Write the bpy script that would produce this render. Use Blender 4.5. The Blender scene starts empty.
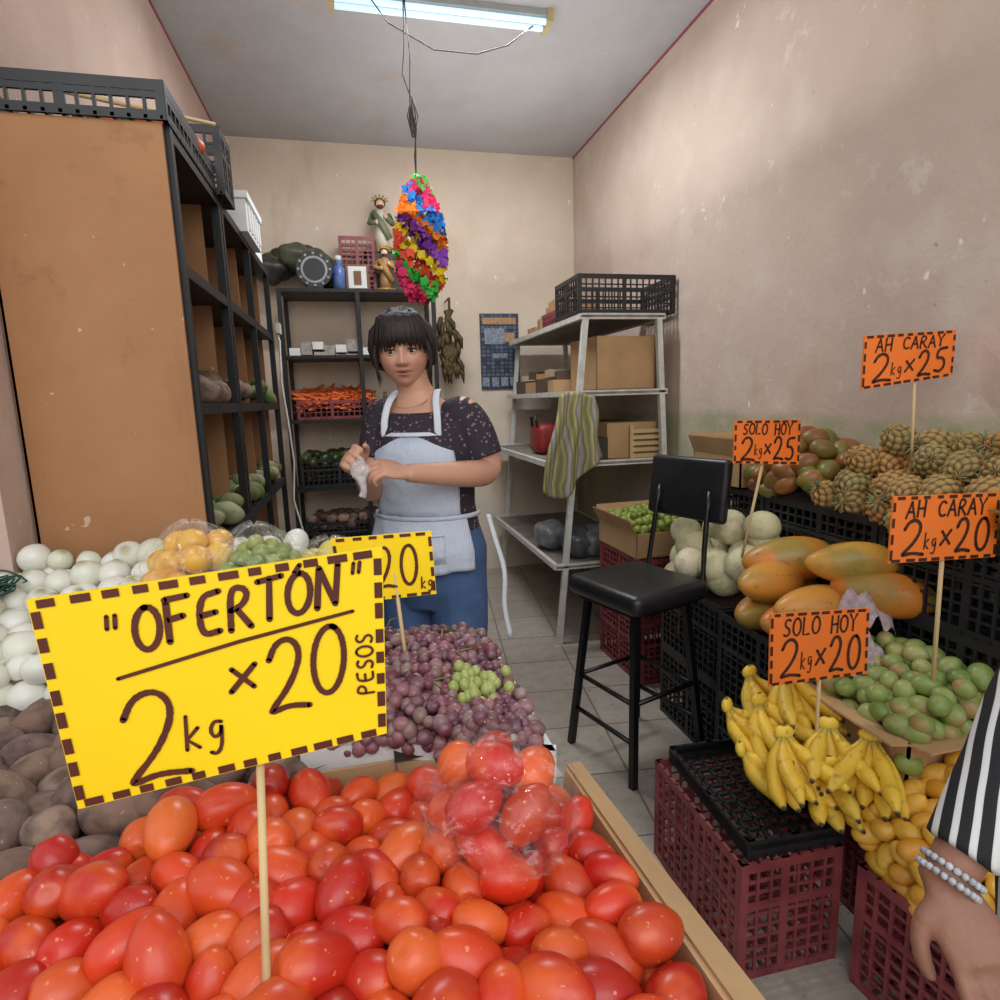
import bpy, math, random
import numpy as np
from mathutils import Vector, Matrix, Euler
random.seed(7); rng=np.random.default_rng(7)
PI=math.pi
def S(r,g,b):
    def c(x):
        x/=255.; return x/12.92 if x<=.04045 else ((x+.055)/1.055)**2.4
    return (c(r),c(g),c(b),1.)
def mul(c,k): return (min(c[0]*k,1),min(c[1]*k,1),min(c[2]*k,1),1)
# ---------------------------------------------------------------- materials
def newmat(name):
    m=bpy.data.materials.new(name); m.use_nodes=True
    nt=m.node_tree; b=nt.nodes['Principled BSDF']; return m,nt,b
def N(nt,t,**k):
    n=nt.nodes.new(t)
    for a,v in k.items():
        if a in n.inputs: n.inputs[a].default_value=v
        else: setattr(n,a,v)
    return n
def mixc(nt,fac,a,b):
    n=nt.nodes.new('ShaderNodeMix'); n.data_type='RGBA'
    for sock,val in ((n.inputs[0],fac),(n.inputs[6],a),(n.inputs[7],b)):
        if hasattr(val,'is_linked') or hasattr(val,'links'): nt.links.new(val,sock)
        else: sock.default_value=val
    return n.outputs[2]
def ramp(nt,inp,stops,interp='LINEAR'):
    n=nt.nodes.new('ShaderNodeValToRGB'); n.color_ramp.interpolation=interp
    e=n.color_ramp.elements
    while len(e)<len(stops): e.new(.5)
    for i,(p,c) in enumerate(stops):
        e[i].position=p; e[i].color=c if hasattr(c,'__len__') else (c,c,c,1)
    nt.links.new(inp,n.inputs[0]); return n.outputs[0]
def noise(nt,scale,detail=4,coord='Object',rough=.5,stretch=None):
    tc=nt.nodes.new('ShaderNodeTexCoord'); n=nt.nodes.new('ShaderNodeTexNoise')
    n.inputs['Scale'].default_value=scale; n.inputs['Detail'].default_value=detail; n.inputs['Roughness'].default_value=rough
    out=tc.outputs[coord]
    if stretch:
        mp=nt.nodes.new('ShaderNodeMapping'); mp.inputs['Scale'].default_value=stretch
        nt.links.new(out,mp.inputs[0]); out=mp.outputs[0]
    nt.links.new(out,n.inputs['Vector']); return n.outputs['Fac']
def bump(nt,b,h,strength=.3,dist=.01):
    n=nt.nodes.new('ShaderNodeBump'); n.inputs['Strength'].default_value=strength; n.inputs['Distance'].default_value=dist
    nt.links.new(h,n.inputs['Height']); nt.links.new(n.outputs[0],b.inputs['Normal'])
def pmat(name,col,rough=.6,metal=0,var=.15,scale=8,bmp=0,bscale=60,col2=None,stretch=None,coat=0,emit=0):
    m,nt,b=newmat(name)
    f=ramp(nt,noise(nt,scale,5,stretch=stretch),[(.3,0),(.7,1)])
    c=mixc(nt,f,mul(col,1-var),col2 or mul(col,1+var))
    nt.links.new(c,b.inputs['Base Color'])
    b.inputs['Roughness'].default_value=rough; b.inputs['Metallic'].default_value=metal
    if coat: b.inputs['Coat Weight'].default_value=coat
    if bmp: bump(nt,b,noise(nt,bscale,4,stretch=stretch),bmp)
    if emit: b.inputs['Emission Color'].default_value=col; b.inputs['Emission Strength'].default_value=emit
    return m
def fmat(name,cols,tip=None,tipr=(.85,1.),base=None,baser=(-1,-.85),mottle=None,mfac=.5,mscale=30,mr=(.5,.65),rough=.35,coat=0,bmp=0,bscale=80,speck=None):
    """fruit: cols indexed by per item random, tip/base coloured along item axis"""
    m,nt,b=newmat(name)
    a=N(nt,'ShaderNodeAttribute',attribute_name='rnd')
    n=len(cols); c=ramp(nt,a.outputs['Fac'],[(i/max(1,n-1),cols[i]) for i in range(n)])
    l=N(nt,'ShaderNodeAttribute',attribute_name='lp')
    if mottle:
        f=ramp(nt,noise(nt,mscale,4),[(mr[0],0),(mr[1],mfac)]); c=mixc(nt,f,c,mottle)
    if speck:
        f=ramp(nt,noise(nt,speck[1],2),[(.68,0),(.72,.8)]); c=mixc(nt,f,c,speck[0])
    sp=nt.nodes.new('ShaderNodeSeparateXYZ'); nt.links.new(l.outputs['Vector'],sp.inputs[0])
    def mr_(lo,hi):
        k=nt.nodes.new('ShaderNodeMapRange'); k.inputs[1].default_value=lo; k.inputs[2].default_value=hi
        nt.links.new(sp.outputs[2],k.inputs[0]); return k.outputs[0]
    if tip: c=mixc(nt,mr_(*tipr),c,tip)
    if base: c=mixc(nt,mr_(baser[1],baser[0]),c,base)
    nt.links.new(c,b.inputs['Base Color']); b.inputs['Roughness'].default_value=rough
    if coat: b.inputs['Coat Weight'].default_value=coat; b.inputs['Coat Roughness'].default_value=.15
    if bmp: bump(nt,b,noise(nt,bscale,4),bmp,.004)
    return m
def colmat(name,rough=.5):
    m,nt,b=newmat(name); a=N(nt,'ShaderNodeAttribute',attribute_name='Col')
    nt.links.new(a.outputs['Color'],b.inputs['Base Color']); b.inputs['Roughness'].default_value=rough
    return m
def film(name,op=.03,edge=.26,gl=.05,tint=(1,1,1,1)):
    m,nt,b=newmat(name); out=nt.nodes['Material Output']
    b.inputs['Base Color'].default_value=tint; b.inputs['Roughness'].default_value=.1
    t=nt.nodes.new('ShaderNodeBsdfTransparent'); mx=nt.nodes.new('ShaderNodeMixShader'); g=nt.nodes.new('ShaderNodeBsdfGlossy'); g.inputs['Roughness'].default_value=.1
    lw=nt.nodes.new('ShaderNodeLayerWeight'); lw.inputs[0].default_value=.3
    r=ramp(nt,lw.outputs['Facing'],[(0,op),(.6,op+.02),(1,op+edge)])
    nt.links.new(r,mx.inputs[0]); nt.links.new(t.outputs[0],mx.inputs[1]); nt.links.new(b.outputs[0],mx.inputs[2])
    bp=nt.nodes.new('ShaderNodeBump'); bp.inputs['Strength'].default_value=1; bp.inputs['Distance'].default_value=.02; nt.links.new(noise(nt,30,2,rough=.4,stretch=(1,1.6,.8)),bp.inputs['Height'])
    nt.links.new(bp.outputs[0],b.inputs['Normal']); nt.links.new(bp.outputs[0],g.inputs['Normal'])
    m2=nt.nodes.new('ShaderNodeMixShader'); m2.inputs[0].default_value=gl
    nt.links.new(mx.outputs[0],m2.inputs[1]); nt.links.new(g.outputs[0],m2.inputs[2]); nt.links.new(m2.outputs[0],out.inputs[0])
    return m
# ---------------------------------------------------------------- mesh builder
class MB:
    def __init__(s): s.V=[];s.F=[];s.M=[];s.SM=[];s.LP=[];s.R=[];s.C=[];s.n=0
    def add(s,v,f,T=None,m=0,r=None,lp=None,sm=True,col=None):
        v=np.asarray(v,float)
        if lp is None: lp=v
        if T is not None:
            T=np.asarray(T,float); v=v@T[:3,:3].T+T[:3,3]
        s.V.append(v); s.LP.append(np.asarray(lp,float)); s.R.append(np.full(len(v),random.random() if r is None else r))
        s.C.append(np.ones((len(v),4)) if col is None else col)
        k=s.n; s.F.extend([tuple(i+k for i in q) for q in f]); s.M.extend([m]*len(f)); s.SM.extend([sm]*len(f)); s.n+=len(v)
    def box(s,c,d,rz=0,m=0,T=None,taper=1,r=None):
        x,y,z=d[0]/2,d[1]/2,d[2]/2; k=taper
        v=np.array([(-x*k,-y*k,-z),(x*k,-y*k,-z),(x*k,y*k,-z),(-x*k,y*k,-z),(-x,-y,z),(x,-y,z),(x,y,z),(-x,y,z)])
        if rz: a=np.array([[math.cos(rz),-math.sin(rz),0],[math.sin(rz),math.cos(rz),0],[0,0,1]]); v=v@a.T
        v=v+np.array(c)
        s.add(v,[(0,3,2,1),(4,5,6,7),(0,1,5,4),(1,2,6,5),(2,3,7,6),(3,0,4,7)],T,m,sm=False,r=r)
    def beam(s,a,b,w,h=None,m=0): s.tube([a,b],[w*.7071,w*.7071],4,m,sm=False)
    def tube(s,pts,rad,seg=8,m=0,sm=True,r=None,flat=1.,lpz=None,T=None,up=None):
        P=[Vector(p) for p in pts]; n=len(P)
        if not hasattr(rad,'__len__'): rad=[rad]*n
        tang=[(P[min(i+1,n-1)]-P[max(i-1,0)]).normalized() for i in range(n)]
        u=Vector(up) if up else (Vector((0,0,1)) if abs(tang[0].z)<.9 else Vector((1,0,0)))
        a=(u-tang[0]*u.dot(tang[0])).normalized(); V=[];L=[]
        off=PI/4 if seg==4 else 0
        for i in range(n):
            a=(a-tang[i]*a.dot(tang[i])).normalized(); b=tang[i].cross(a)
            for j in range(seg):
                t=2*PI*j/seg+off; V.append(P[i]+a*(math.cos(t)*rad[i]*flat)+b*(math.sin(t)*rad[i])); L.append((math.cos(t),math.sin(t),2*i/(n-1)-1))
        F=[(i*seg+j,i*seg+(j+1)%seg,(i+1)*seg+(j+1)%seg,(i+1)*seg+j) for i in range(n-1) for j in range(seg)]
        V+= [P[0],P[-1]]; L+=[(0,0,-1),(0,0,1)]; k=n*seg
        F+=[(k,(j+1)%seg,j) for j in range(seg)]+[(k+1,(n-1)*seg+j,(n-1)*seg+(j+1)%seg) for j in range(seg)]
        s.add([tuple(v) for v in V],F,T,m,r=r,lp=L,sm=sm)
    def ell(s,c,d,seg=16,rings=10,m=0,r=None,T=None,sm=True):
        v,f=sphere(seg,rings); vv=v*np.array(d)+np.array(c); s.add(vv,f,T,m,r=r,lp=v,sm=sm)
    def build(s,name,mats,parent=None,loc=None):
        me=bpy.data.meshes.new(name); V=np.concatenate(s.V)
        me.from_pydata(V.tolist(),[],s.F)
        me.polygons.foreach_set('material_index',s.M); me.polygons.foreach_set('use_smooth',s.SM)
        for m in mats: me.materials.append(m)
        a=me.attributes.new('rnd','FLOAT','POINT'); a.data.foreach_set('value',np.concatenate(s.R))
        a=me.attributes.new('lp','FLOAT_VECTOR','POINT'); a.data.foreach_set('vector',np.concatenate(s.LP).ravel())
        a=me.attributes.new('Col','FLOAT_COLOR','POINT'); a.data.foreach_set('color',np.concatenate(s.C).ravel())
        me.update()
        o=bpy.data.objects.new(name,me); bpy.context.collection.objects.link(o)
        if parent: o.parent=parent
        if loc: o.location=loc
        return o
def sphere(seg=16,rings=10,prof=None):
    if prof is None: prof=[(math.sin(PI*i/rings),-math.cos(PI*i/rings)) for i in range(rings+1)]
    V=[(0,0,prof[0][1])]
    for (r,z) in prof[1:-1]:
        for j in range(seg): V.append((r*math.cos(2*PI*j/seg),r*math.sin(2*PI*j/seg),z))
    V.append((0,0,prof[-1][1])); F=[]; K=len(prof)-2
    for j in range(seg): F.append((0,1+(j+1)%seg,1+j))
    for i in range(K-1):
        for j in range(seg):
            a=1+i*seg+j; b=1+i*seg+(j+1)%seg; F.append((a,b,b+seg,a+seg))
    e=len(V)-1
    for j in range(seg): F.append((e,1+(K-1)*seg+j,1+(K-1)*seg+(j+1)%seg))
    return np.array(V,float),F
def TRS(loc,rot=(0,0,0),sc=(1,1,1)):
    return np.array(Matrix.Translation(loc)@Euler(rot).to_matrix().to_4x4()@Matrix.Diagonal((*sc,1)))
def inside(px,py,poly):
    r=np.zeros(len(px),bool); n=len(poly)
    for i in range(n):
        x1,y1=poly[i];x2,y2=poly[(i+1)%n]
        c=((y1>py)!=(y2>py))&(px<(x2-x1)*(py-y1)/((y2-y1) if y2!=y1 else 1e-9)+x1); r^=c
    return r
def area(poly): return abs(sum(poly[i][0]*poly[(i+1)%len(poly)][1]-poly[(i+1)%len(poly)][0]*poly[i][1] for i in range(len(poly))))/2
def pack(poly,s,it=60):
    P=np.array(poly); lo=P.min(0);hi=P.max(0); n=max(1,int(area(poly)/(.866*s*s)*1.02)); pts=[]
    while len(pts)<n:
        q=lo+rng.random((200,2))*(hi-lo); q=q[inside(q[:,0],q[:,1],poly)]; pts.extend(q.tolist())
    X=np.array(pts[:n])
    for _ in range(it):
        d=X[:,None]-X[None]; L=np.sqrt((d**2).sum(-1))+1e-9; np.fill_diagonal(L,9)
        w=np.clip(s-L,0,None)/L*.35; mv=(d*w[...,None]).sum(1); Y=X+np.clip(mv,-s*.3,s*.3)
        ok=inside(Y[:,0],Y[:,1],poly); X=np.where(ok[:,None],Y,X)
    return X
def pile(name,poly,hz,base,s,mat,layers=2,bed=None,mode='lie',scj=.12,zj=.18,parent=None,drop=.6):
    mb=MB(); v,f=base; ext=np.abs(v).max(0); lp=v/ext
    for l in range(layers):
        X=pack(poly,s)
        for (x,y) in X:
            z=hz(x,y)-l*s*drop+random.uniform(-1,1)*s*zj
            if mode=='lie': rot=(PI/2+random.gauss(0,.35),random.uniform(0,6.3),random.uniform(0,6.3))
            elif mode=='tumble': rot=(PI/2+random.gauss(0,.65),random.uniform(0,6.3),random.uniform(0,6.3))
            elif mode=='up': rot=(random.gauss(0,.45),random.gauss(0,.45),random.uniform(0,6.3))
            else: rot=tuple(random.uniform(0,6.3) for _ in range(3))
            k=1+random.uniform(-scj,scj)
            mb.add(v,f,TRS((x,y,z),rot,(k,k*random.uniform(.96,1.04),k*random.uniform(.93,1.07))),0,lp=lp)
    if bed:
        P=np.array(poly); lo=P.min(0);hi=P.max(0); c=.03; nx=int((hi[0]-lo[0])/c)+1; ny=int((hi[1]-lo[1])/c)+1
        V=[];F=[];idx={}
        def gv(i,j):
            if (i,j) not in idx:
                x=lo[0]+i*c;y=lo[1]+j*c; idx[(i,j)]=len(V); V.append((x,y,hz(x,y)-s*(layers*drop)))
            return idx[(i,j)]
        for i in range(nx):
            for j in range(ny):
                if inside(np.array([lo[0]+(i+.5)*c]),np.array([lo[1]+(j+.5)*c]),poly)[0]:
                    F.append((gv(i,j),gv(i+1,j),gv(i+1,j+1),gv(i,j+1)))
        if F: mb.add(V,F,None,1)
    return mb.build(name,[mat,bed] if bed else [mat],parent)
# ---------------------------------------------------------------- shared materials
BLACK=pmat('black_plastic',S(30,31,34),.42,var=.3,scale=12)
RED=pmat('maroon_plastic',S(124,50,56),.5,var=.2,scale=10,col2=S(148,70,72))
CARD=pmat('cardboard',S(184,148,106),.85,var=.12,scale=6,bmp=.2,bscale=30)
STEEL=pmat('dark_steel',S(36,36,38),.5,.4)
WHITEM=pmat('white_painted_steel',S(205,205,198),.5,var=.15,scale=20)
WOOD=pmat('stick_wood',S(205,178,128),.7,var=.15,scale=20,stretch=(1,1,.1))
TABLEW=pmat('table_wood',S(120,88,60),.75,var=.2,scale=8)
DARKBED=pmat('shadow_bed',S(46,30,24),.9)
FILM=film('clear_bag_film')
STYRO=pmat('styrofoam',S(220,222,220),.7,var=.05,scale=30,bmp=.1,bscale=200)
# ---------------------------------------------------------------- room
XL,XR,YB,ZC=-.79,1.745,4.72,3.2
def wallmat(name,col,col2,patch,green=False,mottle=.5):
    m,nt,b=newmat(name)
    f=ramp(nt,noise(nt,1.3,6,rough=.6),[(.35,0),(.65,1)]); c=mixc(nt,f,col,col2)
    f1=ramp(nt,noise(nt,3.1,3,rough=.5),[(.5,0),(.7,.4)]); c=mixc(nt,f1,c,patch)
    f2=ramp(nt,noise(nt,5,8,rough=.7),[(.60,0),(.66,mottle)]); c=mixc(nt,f2,c,patch)
    f3=ramp(nt,noise(nt,9,6,rough=.8,stretch=(1,1,.35)),[(.26,.5),(.34,0)]); c=mixc(nt,f3,c,mul(col,.6))
    f4=ramp(nt,noise(nt,17,4,rough=.6,stretch=(1,1,.5)),[(.69,0),(.72,.9)]); c=mixc(nt,f4,c,mul(patch,1.25))
    f5=ramp(nt,noise(nt,2.3,4,rough=.6,stretch=(1,1,.25)),[(.60,0),(.72,.35)]); c=mixc(nt,f5,c,S(176,146,112))
    f6=ramp(nt,noise(nt,33,3,rough=.6),[(.72,0),(.74,.7)]); c=mixc(nt,f6,c,mul(col,.5))
    if green:
        tc=nt.nodes.new('ShaderNodeTexCoord'); sp=nt.nodes.new('ShaderNodeSeparateXYZ'); nt.links.new(tc.outputs['Object'],sp.inputs[0])
        ad=nt.nodes.new('ShaderNodeMath'); ad.operation='ADD'; sc=nt.nodes.new('ShaderNodeMath'); sc.operation='MULTIPLY'; sc.inputs[1].default_value=.10
        nt.links.new(noise(nt,6,5),sc.inputs[0]); nt.links.new(sp.outputs[2],ad.inputs[0]); nt.links.new(sc.outputs[0],ad.inputs[1])
        mr=nt.nodes.new('ShaderNodeMapRange'); mr.inputs[1].default_value=1.35; mr.inputs[2].default_value=1.315; nt.links.new(ad.outputs[0],mr.inputs[0])
        c=mixc(nt,mr.outputs[0],c,mixc(nt,ramp(nt,noise(nt,7,6),[(.4,0),(.6,1)]),S(164,164,132),S(184,172,148)))
    nt.links.new(c,b.inputs['Base Color']); b.inputs['Roughness'].default_value=.9
    bump(nt,b,noise(nt,14,8,rough=.65),.35,.02); return m
WR=wallmat('plaster_pink',S(204,184,170),S(190,170,156),S(216,206,194),True)
WB=wallmat('plaster_cream',S(226,210,192),S(214,198,178),S(232,222,208),False,.3)
WL=wallmat('plaster_left',S(200,174,160),S(188,162,148),S(204,190,178),False,.3)
CE=wallmat('ceiling_paint',S(180,179,180),S(170,169,171),S(160,158,157),False,.25)
def wall(name,c,d,mat):
    mb=MB(); mb.box(c,d); return mb.build(name,[mat])
wall('wall_right',(XR+.06,(YB+.5)/2,ZC/2),(.12,YB-.5,ZC),WR)
wall('wall_back',((XL+XR)/2,YB+.06,ZC/2),(XR-XL+.24,.12,ZC),WB)
wall('wall_left',(XL-.06,(YB+1.55)/2,ZC/2),(.12,YB-1.55,ZC),WL)
wall('wall_front_left',(-1.75,1.61,ZC/2),(1.68,.12,ZC),WL)
wall('wall_front_right',(2.6,.56,ZC/2),(1.5,.12,ZC),WR)
wall('ceiling',((XL+XR)/2,(YB+.9)/2,ZC+.05),(XR-XL+.24,YB-.9+.24,.1),CE)
m,nt,b=newmat('floor_tile')
tc=nt.nodes.new('ShaderNodeTexCoord'); mp=nt.nodes.new('ShaderNodeMapping'); mp.inputs['Rotation'].default_value=(0,0,.12)
br=nt.nodes.new('ShaderNodeTexBrick'); br.offset=0; br.inputs['Scale'].default_value=1; br.inputs['Brick Width'].default_value=.33; br.inputs['Row Height'].default_value=.33; br.inputs['Mortar Size'].default_value=.004
br.inputs['Color1'].default_value=S(184,175,162); br.inputs['Color2'].default_value=S(168,158,146); br.inputs['Mortar'].default_value=S(112,102,92)
nt.links.new(tc.outputs['Object'],mp.inputs[0]); nt.links.new(mp.outputs[0],br.inputs[0])
f=ramp(nt,noise(nt,14,6,rough=.7),[(.4,0),(.75,.55)]); c=mixc(nt,f,br.outputs[0],S(128,116,104))
f=ramp(nt,noise(nt,40,3,rough=.6),[(.66,0),(.7,.7)]); c=mixc(nt,f,c,S(84,74,64)); nt.links.new(c,b.inputs['Base Color']); b.inputs['Roughness'].default_value=.38
wall('floor',(.3,0.35,-.05),(7,9.3,.1),m)
tr=pmat('magenta_paint_edge',S(150,76,90),.8)
mb=MB(); mb.box((XR-.003,(YB+.9)/2,ZC-.006),(.006,YB-.9,.012)); mb.build('trim_1',[tr])
mb=MB(); mb.box((XL+.003,(YB+1.6)/2,ZC-.006),(.006,YB-1.6,.012)); mb.build('trim_2',[tr])
# ---------------------------------------------------------------- crate
def crate_mesh(name,L,W,H,mat,pitch=.036):
    mb=MB(); t=.008
    for z,h in ((H-.012,.024),(.01,.02),(H*.62,.014)):
        for sx in (-1,1): mb.box((sx*(L/2-t/2),0,z),(t,W,h))
        for sy in (-1,1): mb.box((0,sy*(W/2-t/2),z),(L,t,h))
    k=int((H-.04)/.03)
    for i in range(1,k):
        z=.02+i*(H-.04)/k
        for sx in (-1,1): mb.box((sx*(L/2-t/2),0,z),(t*.5,W,.007))
        for sy in (-1,1): mb.box((0,sy*(W/2-t/2),z),(L,t*.5,.007))
    n=int(L/pitch)
    for i in range(n+1):
        x=-L/2+.01+i*(L-.02)/n; wd=.022 if i in (0,n) or i==n//2 else .007
        for sy in (-1,1): mb.box((x,sy*(W/2-t/2),H/2),(wd,t*.9,H))
        mb.box((x,0,.006),(.008,W,.008))
    n=int(W/pitch)
    for i in range(n+1):
        y=-W/2+.01+i*(W-.02)/n; wd=.022 if i in (0,n) or i==n//2 else .007
        for sx in (-1,1): mb.box((sx*(L/2-t/2),y,H/2),(t*.9,wd,H))
        mb.box((0,y,.006),(L,.008,.008))
    return mb.build(name,[mat])
_cr={}
def crate(x,y,z,L,W,H,mat,rz=0,name='plastic_crate'):
    key=(L,W,H,mat.name)
    if key in _cr:
        o=bpy.data.objects.new(name,_cr[key]); bpy.context.collection.objects.link(o)
    else:
        o=crate_mesh(name,L,W,H,mat); _cr[key]=o.data
    o.location=(x,y,z); o.rotation_euler=(0,0,rz); return o
for y in (1.17,1.68,2.19):
    for k in range(4): crate(1.6,y,k*.25,.27,.5,.25,BLACK,random.uniform(-.004,.004))
for k in range(2): crate(1.325,1.58,k*.31,.26,.44,.31,BLACK,0)
for k in range(2): crate(1.342,2.04,k*.31,.24,.44,.31,BLACK,0)
crate(1.325,1.20,0,.26,.30,.31,RED,0)
for k in range(2): crate(1.43,2.72,k*.31,.40,.46,.31,RED,.03)
crate(.925,1.275,0,.27,.43,.31,RED,-.02)
crate(.945,1.27,.312,.25,.40,.045,BLACK,-.05,'plastic_tray')
crate(1.215,.79,0,.29,.46,.31,RED,.12)
# ---------------------------------------------------------------- cardboard boxes
def cbox(name,x,y,z,L,W,H,rz=0,flaps=(1,1,1,1),mat=CARD,t=.006,fl=.1,tilt=.9):
    mb=MB(); mb.box((0,0,t/2),(L,W,t))
    for sx in (-1,1): mb.box((sx*(L/2-t/2),0,H/2),(t,W,H))
    for sy in (-1,1): mb.box((0,sy*(W/2-t/2),H/2),(L,t,H))
    c,s_=math.cos(tilt)*fl,math.sin(tilt)*fl
    def flap(a,b,dx,dy):
        a=Vector(a);b=Vector(b);o=Vector((dx*s_,dy*s_,c)); n=Vector((0,0,t))
        v=[a,b,b+o,a+o,a-n,b-n,b+o-n,a+o-n]; mb.add([tuple(q) for q in v],[(0,1,2,3),(7,6,5,4),(0,4,5,1),(1,5,6,2),(2,6,7,3),(3,7,4,0)],sm=False)
    if flaps[0]: flap((-L/2,-W/2,H),(-L/2,W/2,H),-1,0)
    if flaps[1]: flap((L/2,-W/2,H),(L/2,W/2,H),1,0)
    if flaps[2]: flap((-L/2,-W/2,H),(L/2,-W/2,H),0,-1)
    if flaps[3]: flap((-L/2,W/2,H),(L/2,W/2,H),0,1)
    o=mb.build(name,[mat]); o.location=(x,y,z); o.rotation_euler=(0,0,rz); return o
cbox('cardboard_box',1.325,1.20,.312,.255,.33,.25,0,(1,0,1,0),fl=.055,tilt=1.4)
cbox('cardboard_box',1.43,2.73,.622,.42,.42,.12,.03,(1,1,0,1),fl=.08,tilt=.5)
cbox('cardboard_box',1.58,2.24,1.002,.26,.34,.13,0,(1,0,0,1),fl=.08,tilt=.4)
# ---------------------------------------------------------------- fruit shapes
def shape(r,h,fn=lambda z:1.,seg=18,n=12,dimple=0):
    p=[(fn(-math.cos(PI*i/n))*math.sin(PI*i/n),-math.cos(PI*i/n)) for i in range(n+1)]; v,f=sphere(seg,n,[(a*r,z*h) for a,z in p])
    if dimple:
        rr=np.hypot(v[:,0],v[:,1])/r; v[:,2]-=np.where(v[:,2]>0,1,0)*dimple*h*np.exp(-(rr/.3)**2)
    return v,f
def lumpy(base,k,fr):
    v,f=base; v=v.copy(); q=v/np.abs(v).max(0)
    g=1+k*np.sin(q[:,0]*fr+1)*np.cos(q[:,1]*fr*.8)+k*.6*np.sin(q[:,2]*fr*1.3+q[:,0]*2); return v*g[:,None],f
tomato=lumpy(shape(.0256,.0355,lambda z:1+.07*z,26,18,.14),.02,3)
potato=lumpy(shape(.036,.052,lambda z:1,20,14),.07,3)
onion=shape(.032,.030,lambda z:1-.05*z,20,14,-.16)
grape=shape(.0115,.013,lambda z:1,9,7)
mango=shape(.034,.046,lambda z:1+.1*z,16,10)
guava=shape(.026,.031,lambda z:1+.08*z,16,10)
lime=shape(.02,.021,lambda z:1,12,8)
melon=shape(.066,.07,lambda z:1,28,20)
carrot=shape(.014,.08,lambda z:.6+.4*z,8,8)
TOM=fmat('tomato_skin',[S(168,32,20),S(206,50,26),S(184,30,20),S(226,96,40),S(158,24,18),S(200,44,24),S(218,74,30),S(176,30,20),S(228,110,48)],tip=S(92,66,30),tipr=(.93,.98),mottle=S(224,104,44),mfac=.6,mscale=12,rough=.32,speck=(S(222,140,90),140))
POT=fmat('potato_skin',[S(118,92,78),S(136,110,94),S(100,80,76),S(148,122,104),S(110,88,86)],mottle=S(74,56,50),mfac=.8,mscale=26,mr=(.44,.64),rough=.9,bmp=1.,bscale=50,speck=(S(170,146,124),90))
ONI=fmat('onion_skin',[S(216,216,200),S(228,226,216),S(208,208,184)],tip=S(160,150,100),tipr=(.75,1),rough=.35,coat=.15)
GRA=fmat('grape_skin',[S(88,40,54),S(126,66,78),S(76,34,50),S(152,104,106),S(102,52,62),S(140,116,104),S(112,66,84)],mottle=S(160,140,150),mfac=.35,mscale=60,rough=.4,coat=.1)
GRG=fmat('green_grape_skin',[S(146,156,84),S(168,174,104)],rough=.35)
MAN=fmat('mango_skin',[S(110,116,52),S(132,78,44),S(160,130,62),S(96,106,46),S(150,92,50)],mottle=S(150,60,40),mfac=.6,mscale=18,rough=.4)
GUA=fmat('green_mango_skin',[S(122,142,70),S(146,160,88),S(108,132,64),S(166,168,100)],tip=S(180,116,80),tipr=(.5,1.3),mottle=S(174,170,112),mfac=.5,mscale=24,rough=.4)
LIM=fmat('lime_skin',[S(120,140,56),S(150,156,70),S(96,120,48)],rough=.4,bmp=.2)
MEL=fmat('melon_rind',[S(218,206,168),S(206,200,158),S(222,210,178),S(190,196,146)],mottle=S(180,172,130),mfac=.6,mscale=34,rough=.7,bmp=.8,bscale=90)
ATA=fmat('ataulfo_mango_skin',[S(226,168,50),S(232,184,72),S(216,150,44)],mottle=S(184,112,40),mfac=.5,mscale=22,rough=.38,coat=.15)
CAR=fmat('carrot_skin',[S(210,96,42),S(226,120,54)],rough=.6)
# ---------------------------------------------------------------- foreground tables and trays
def table(name,x0,x1,y0,y1,z,mat=TABLEW):
    mb=MB(); mb.box(((x0+x1)/2,(y0+y1)/2,z-.015),(x1-x0,y1-y0,.03))
    for x in (x0+.05,x1-.05):
        for y in (y0+.05,y1-.05): mb.box((x,y,(z-.03)/2),(.05,.05,z-.03))
    for y in (y0+.05,y1-.05): mb.box(((x0+x1)/2,y,z-.08),(x1-x0-.1,.03,.08))
    for x in (x0+.05,x1-.05): mb.box((x,(y0+y1)/2,z-.08),(.03,y1-y0-.1,.08))
    return mb.build(name,[mat])
table('display_table',-1.2,.27,.2,.88,.68)
table('display_table',-1.2,.26,.89,1.26,.68)
table('display_table',-1.2,-.05,1.27,1.53,.68)
def polytray(name,poly,z0,z1,mat,t=.012,out=0):
    mb=MB(); n=len(poly)
    cx=sum(p[0] for p in poly)/n; cy=sum(p[1] for p in poly)/n
    mb.add([(x,y,z0) for x,y in poly]+[(x,y,z0+.006) for x,y in poly],[tuple(range(n,2*n)),tuple(reversed(range(n)))]+[(i,(i+1)%n,n+(i+1)%n,n+i) for i in range(n)],sm=False)
    for i in range(n):
        a=Vector((*poly[i],0)); b=Vector((*poly[(i+1)%n],0)); d=(b-a).normalized(); nn=Vector((d.y,-d.x,0))
        if nn.dot(Vector((cx,cy,0))-a)>0: nn=-nn
        o=nn*out; v=[a,b,b-nn*t,a-nn*t]
        q=[p+Vector((0,0,z0)) for p in v]+[p+o+Vector((0,0,z1)) for p in v]
        mb.add([tuple(p) for p in q],[(3,2,1,0),(4,5,6,7),(0,1,5,4),(1,2,6,5),(2,3,7,6),(3,0,4,7)],sm=False)
    return mb.build(name,[mat])
tp=[(.262,.30),(.232,.74),(.02,.80),(-.13,.815),(-.44,.665),(-.85,.50),(-.85,.30)]
e=polytray('cardboard_tray',[(.284,.26),(.252,.775),(.02,.85),(-.14,.85),(-.45,.695),(-.88,.53),(-.88,.26)],.68,.835,CARD,.006,.020)
mb=MB()
mb.add([(.304,.27,.840),(.270,.78,.840),(.306,.82,.812),(.362,.27,.796),(.304,.27,.835),(.270,.78,.835),(.306,.82,.807),(.362,.27,.791)],[(0,1,2,3),(7,6,5,4),(0,4,5,1),(1,5,6,2),(2,6,7,3),(3,7,4,0)],sm=False)
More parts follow.
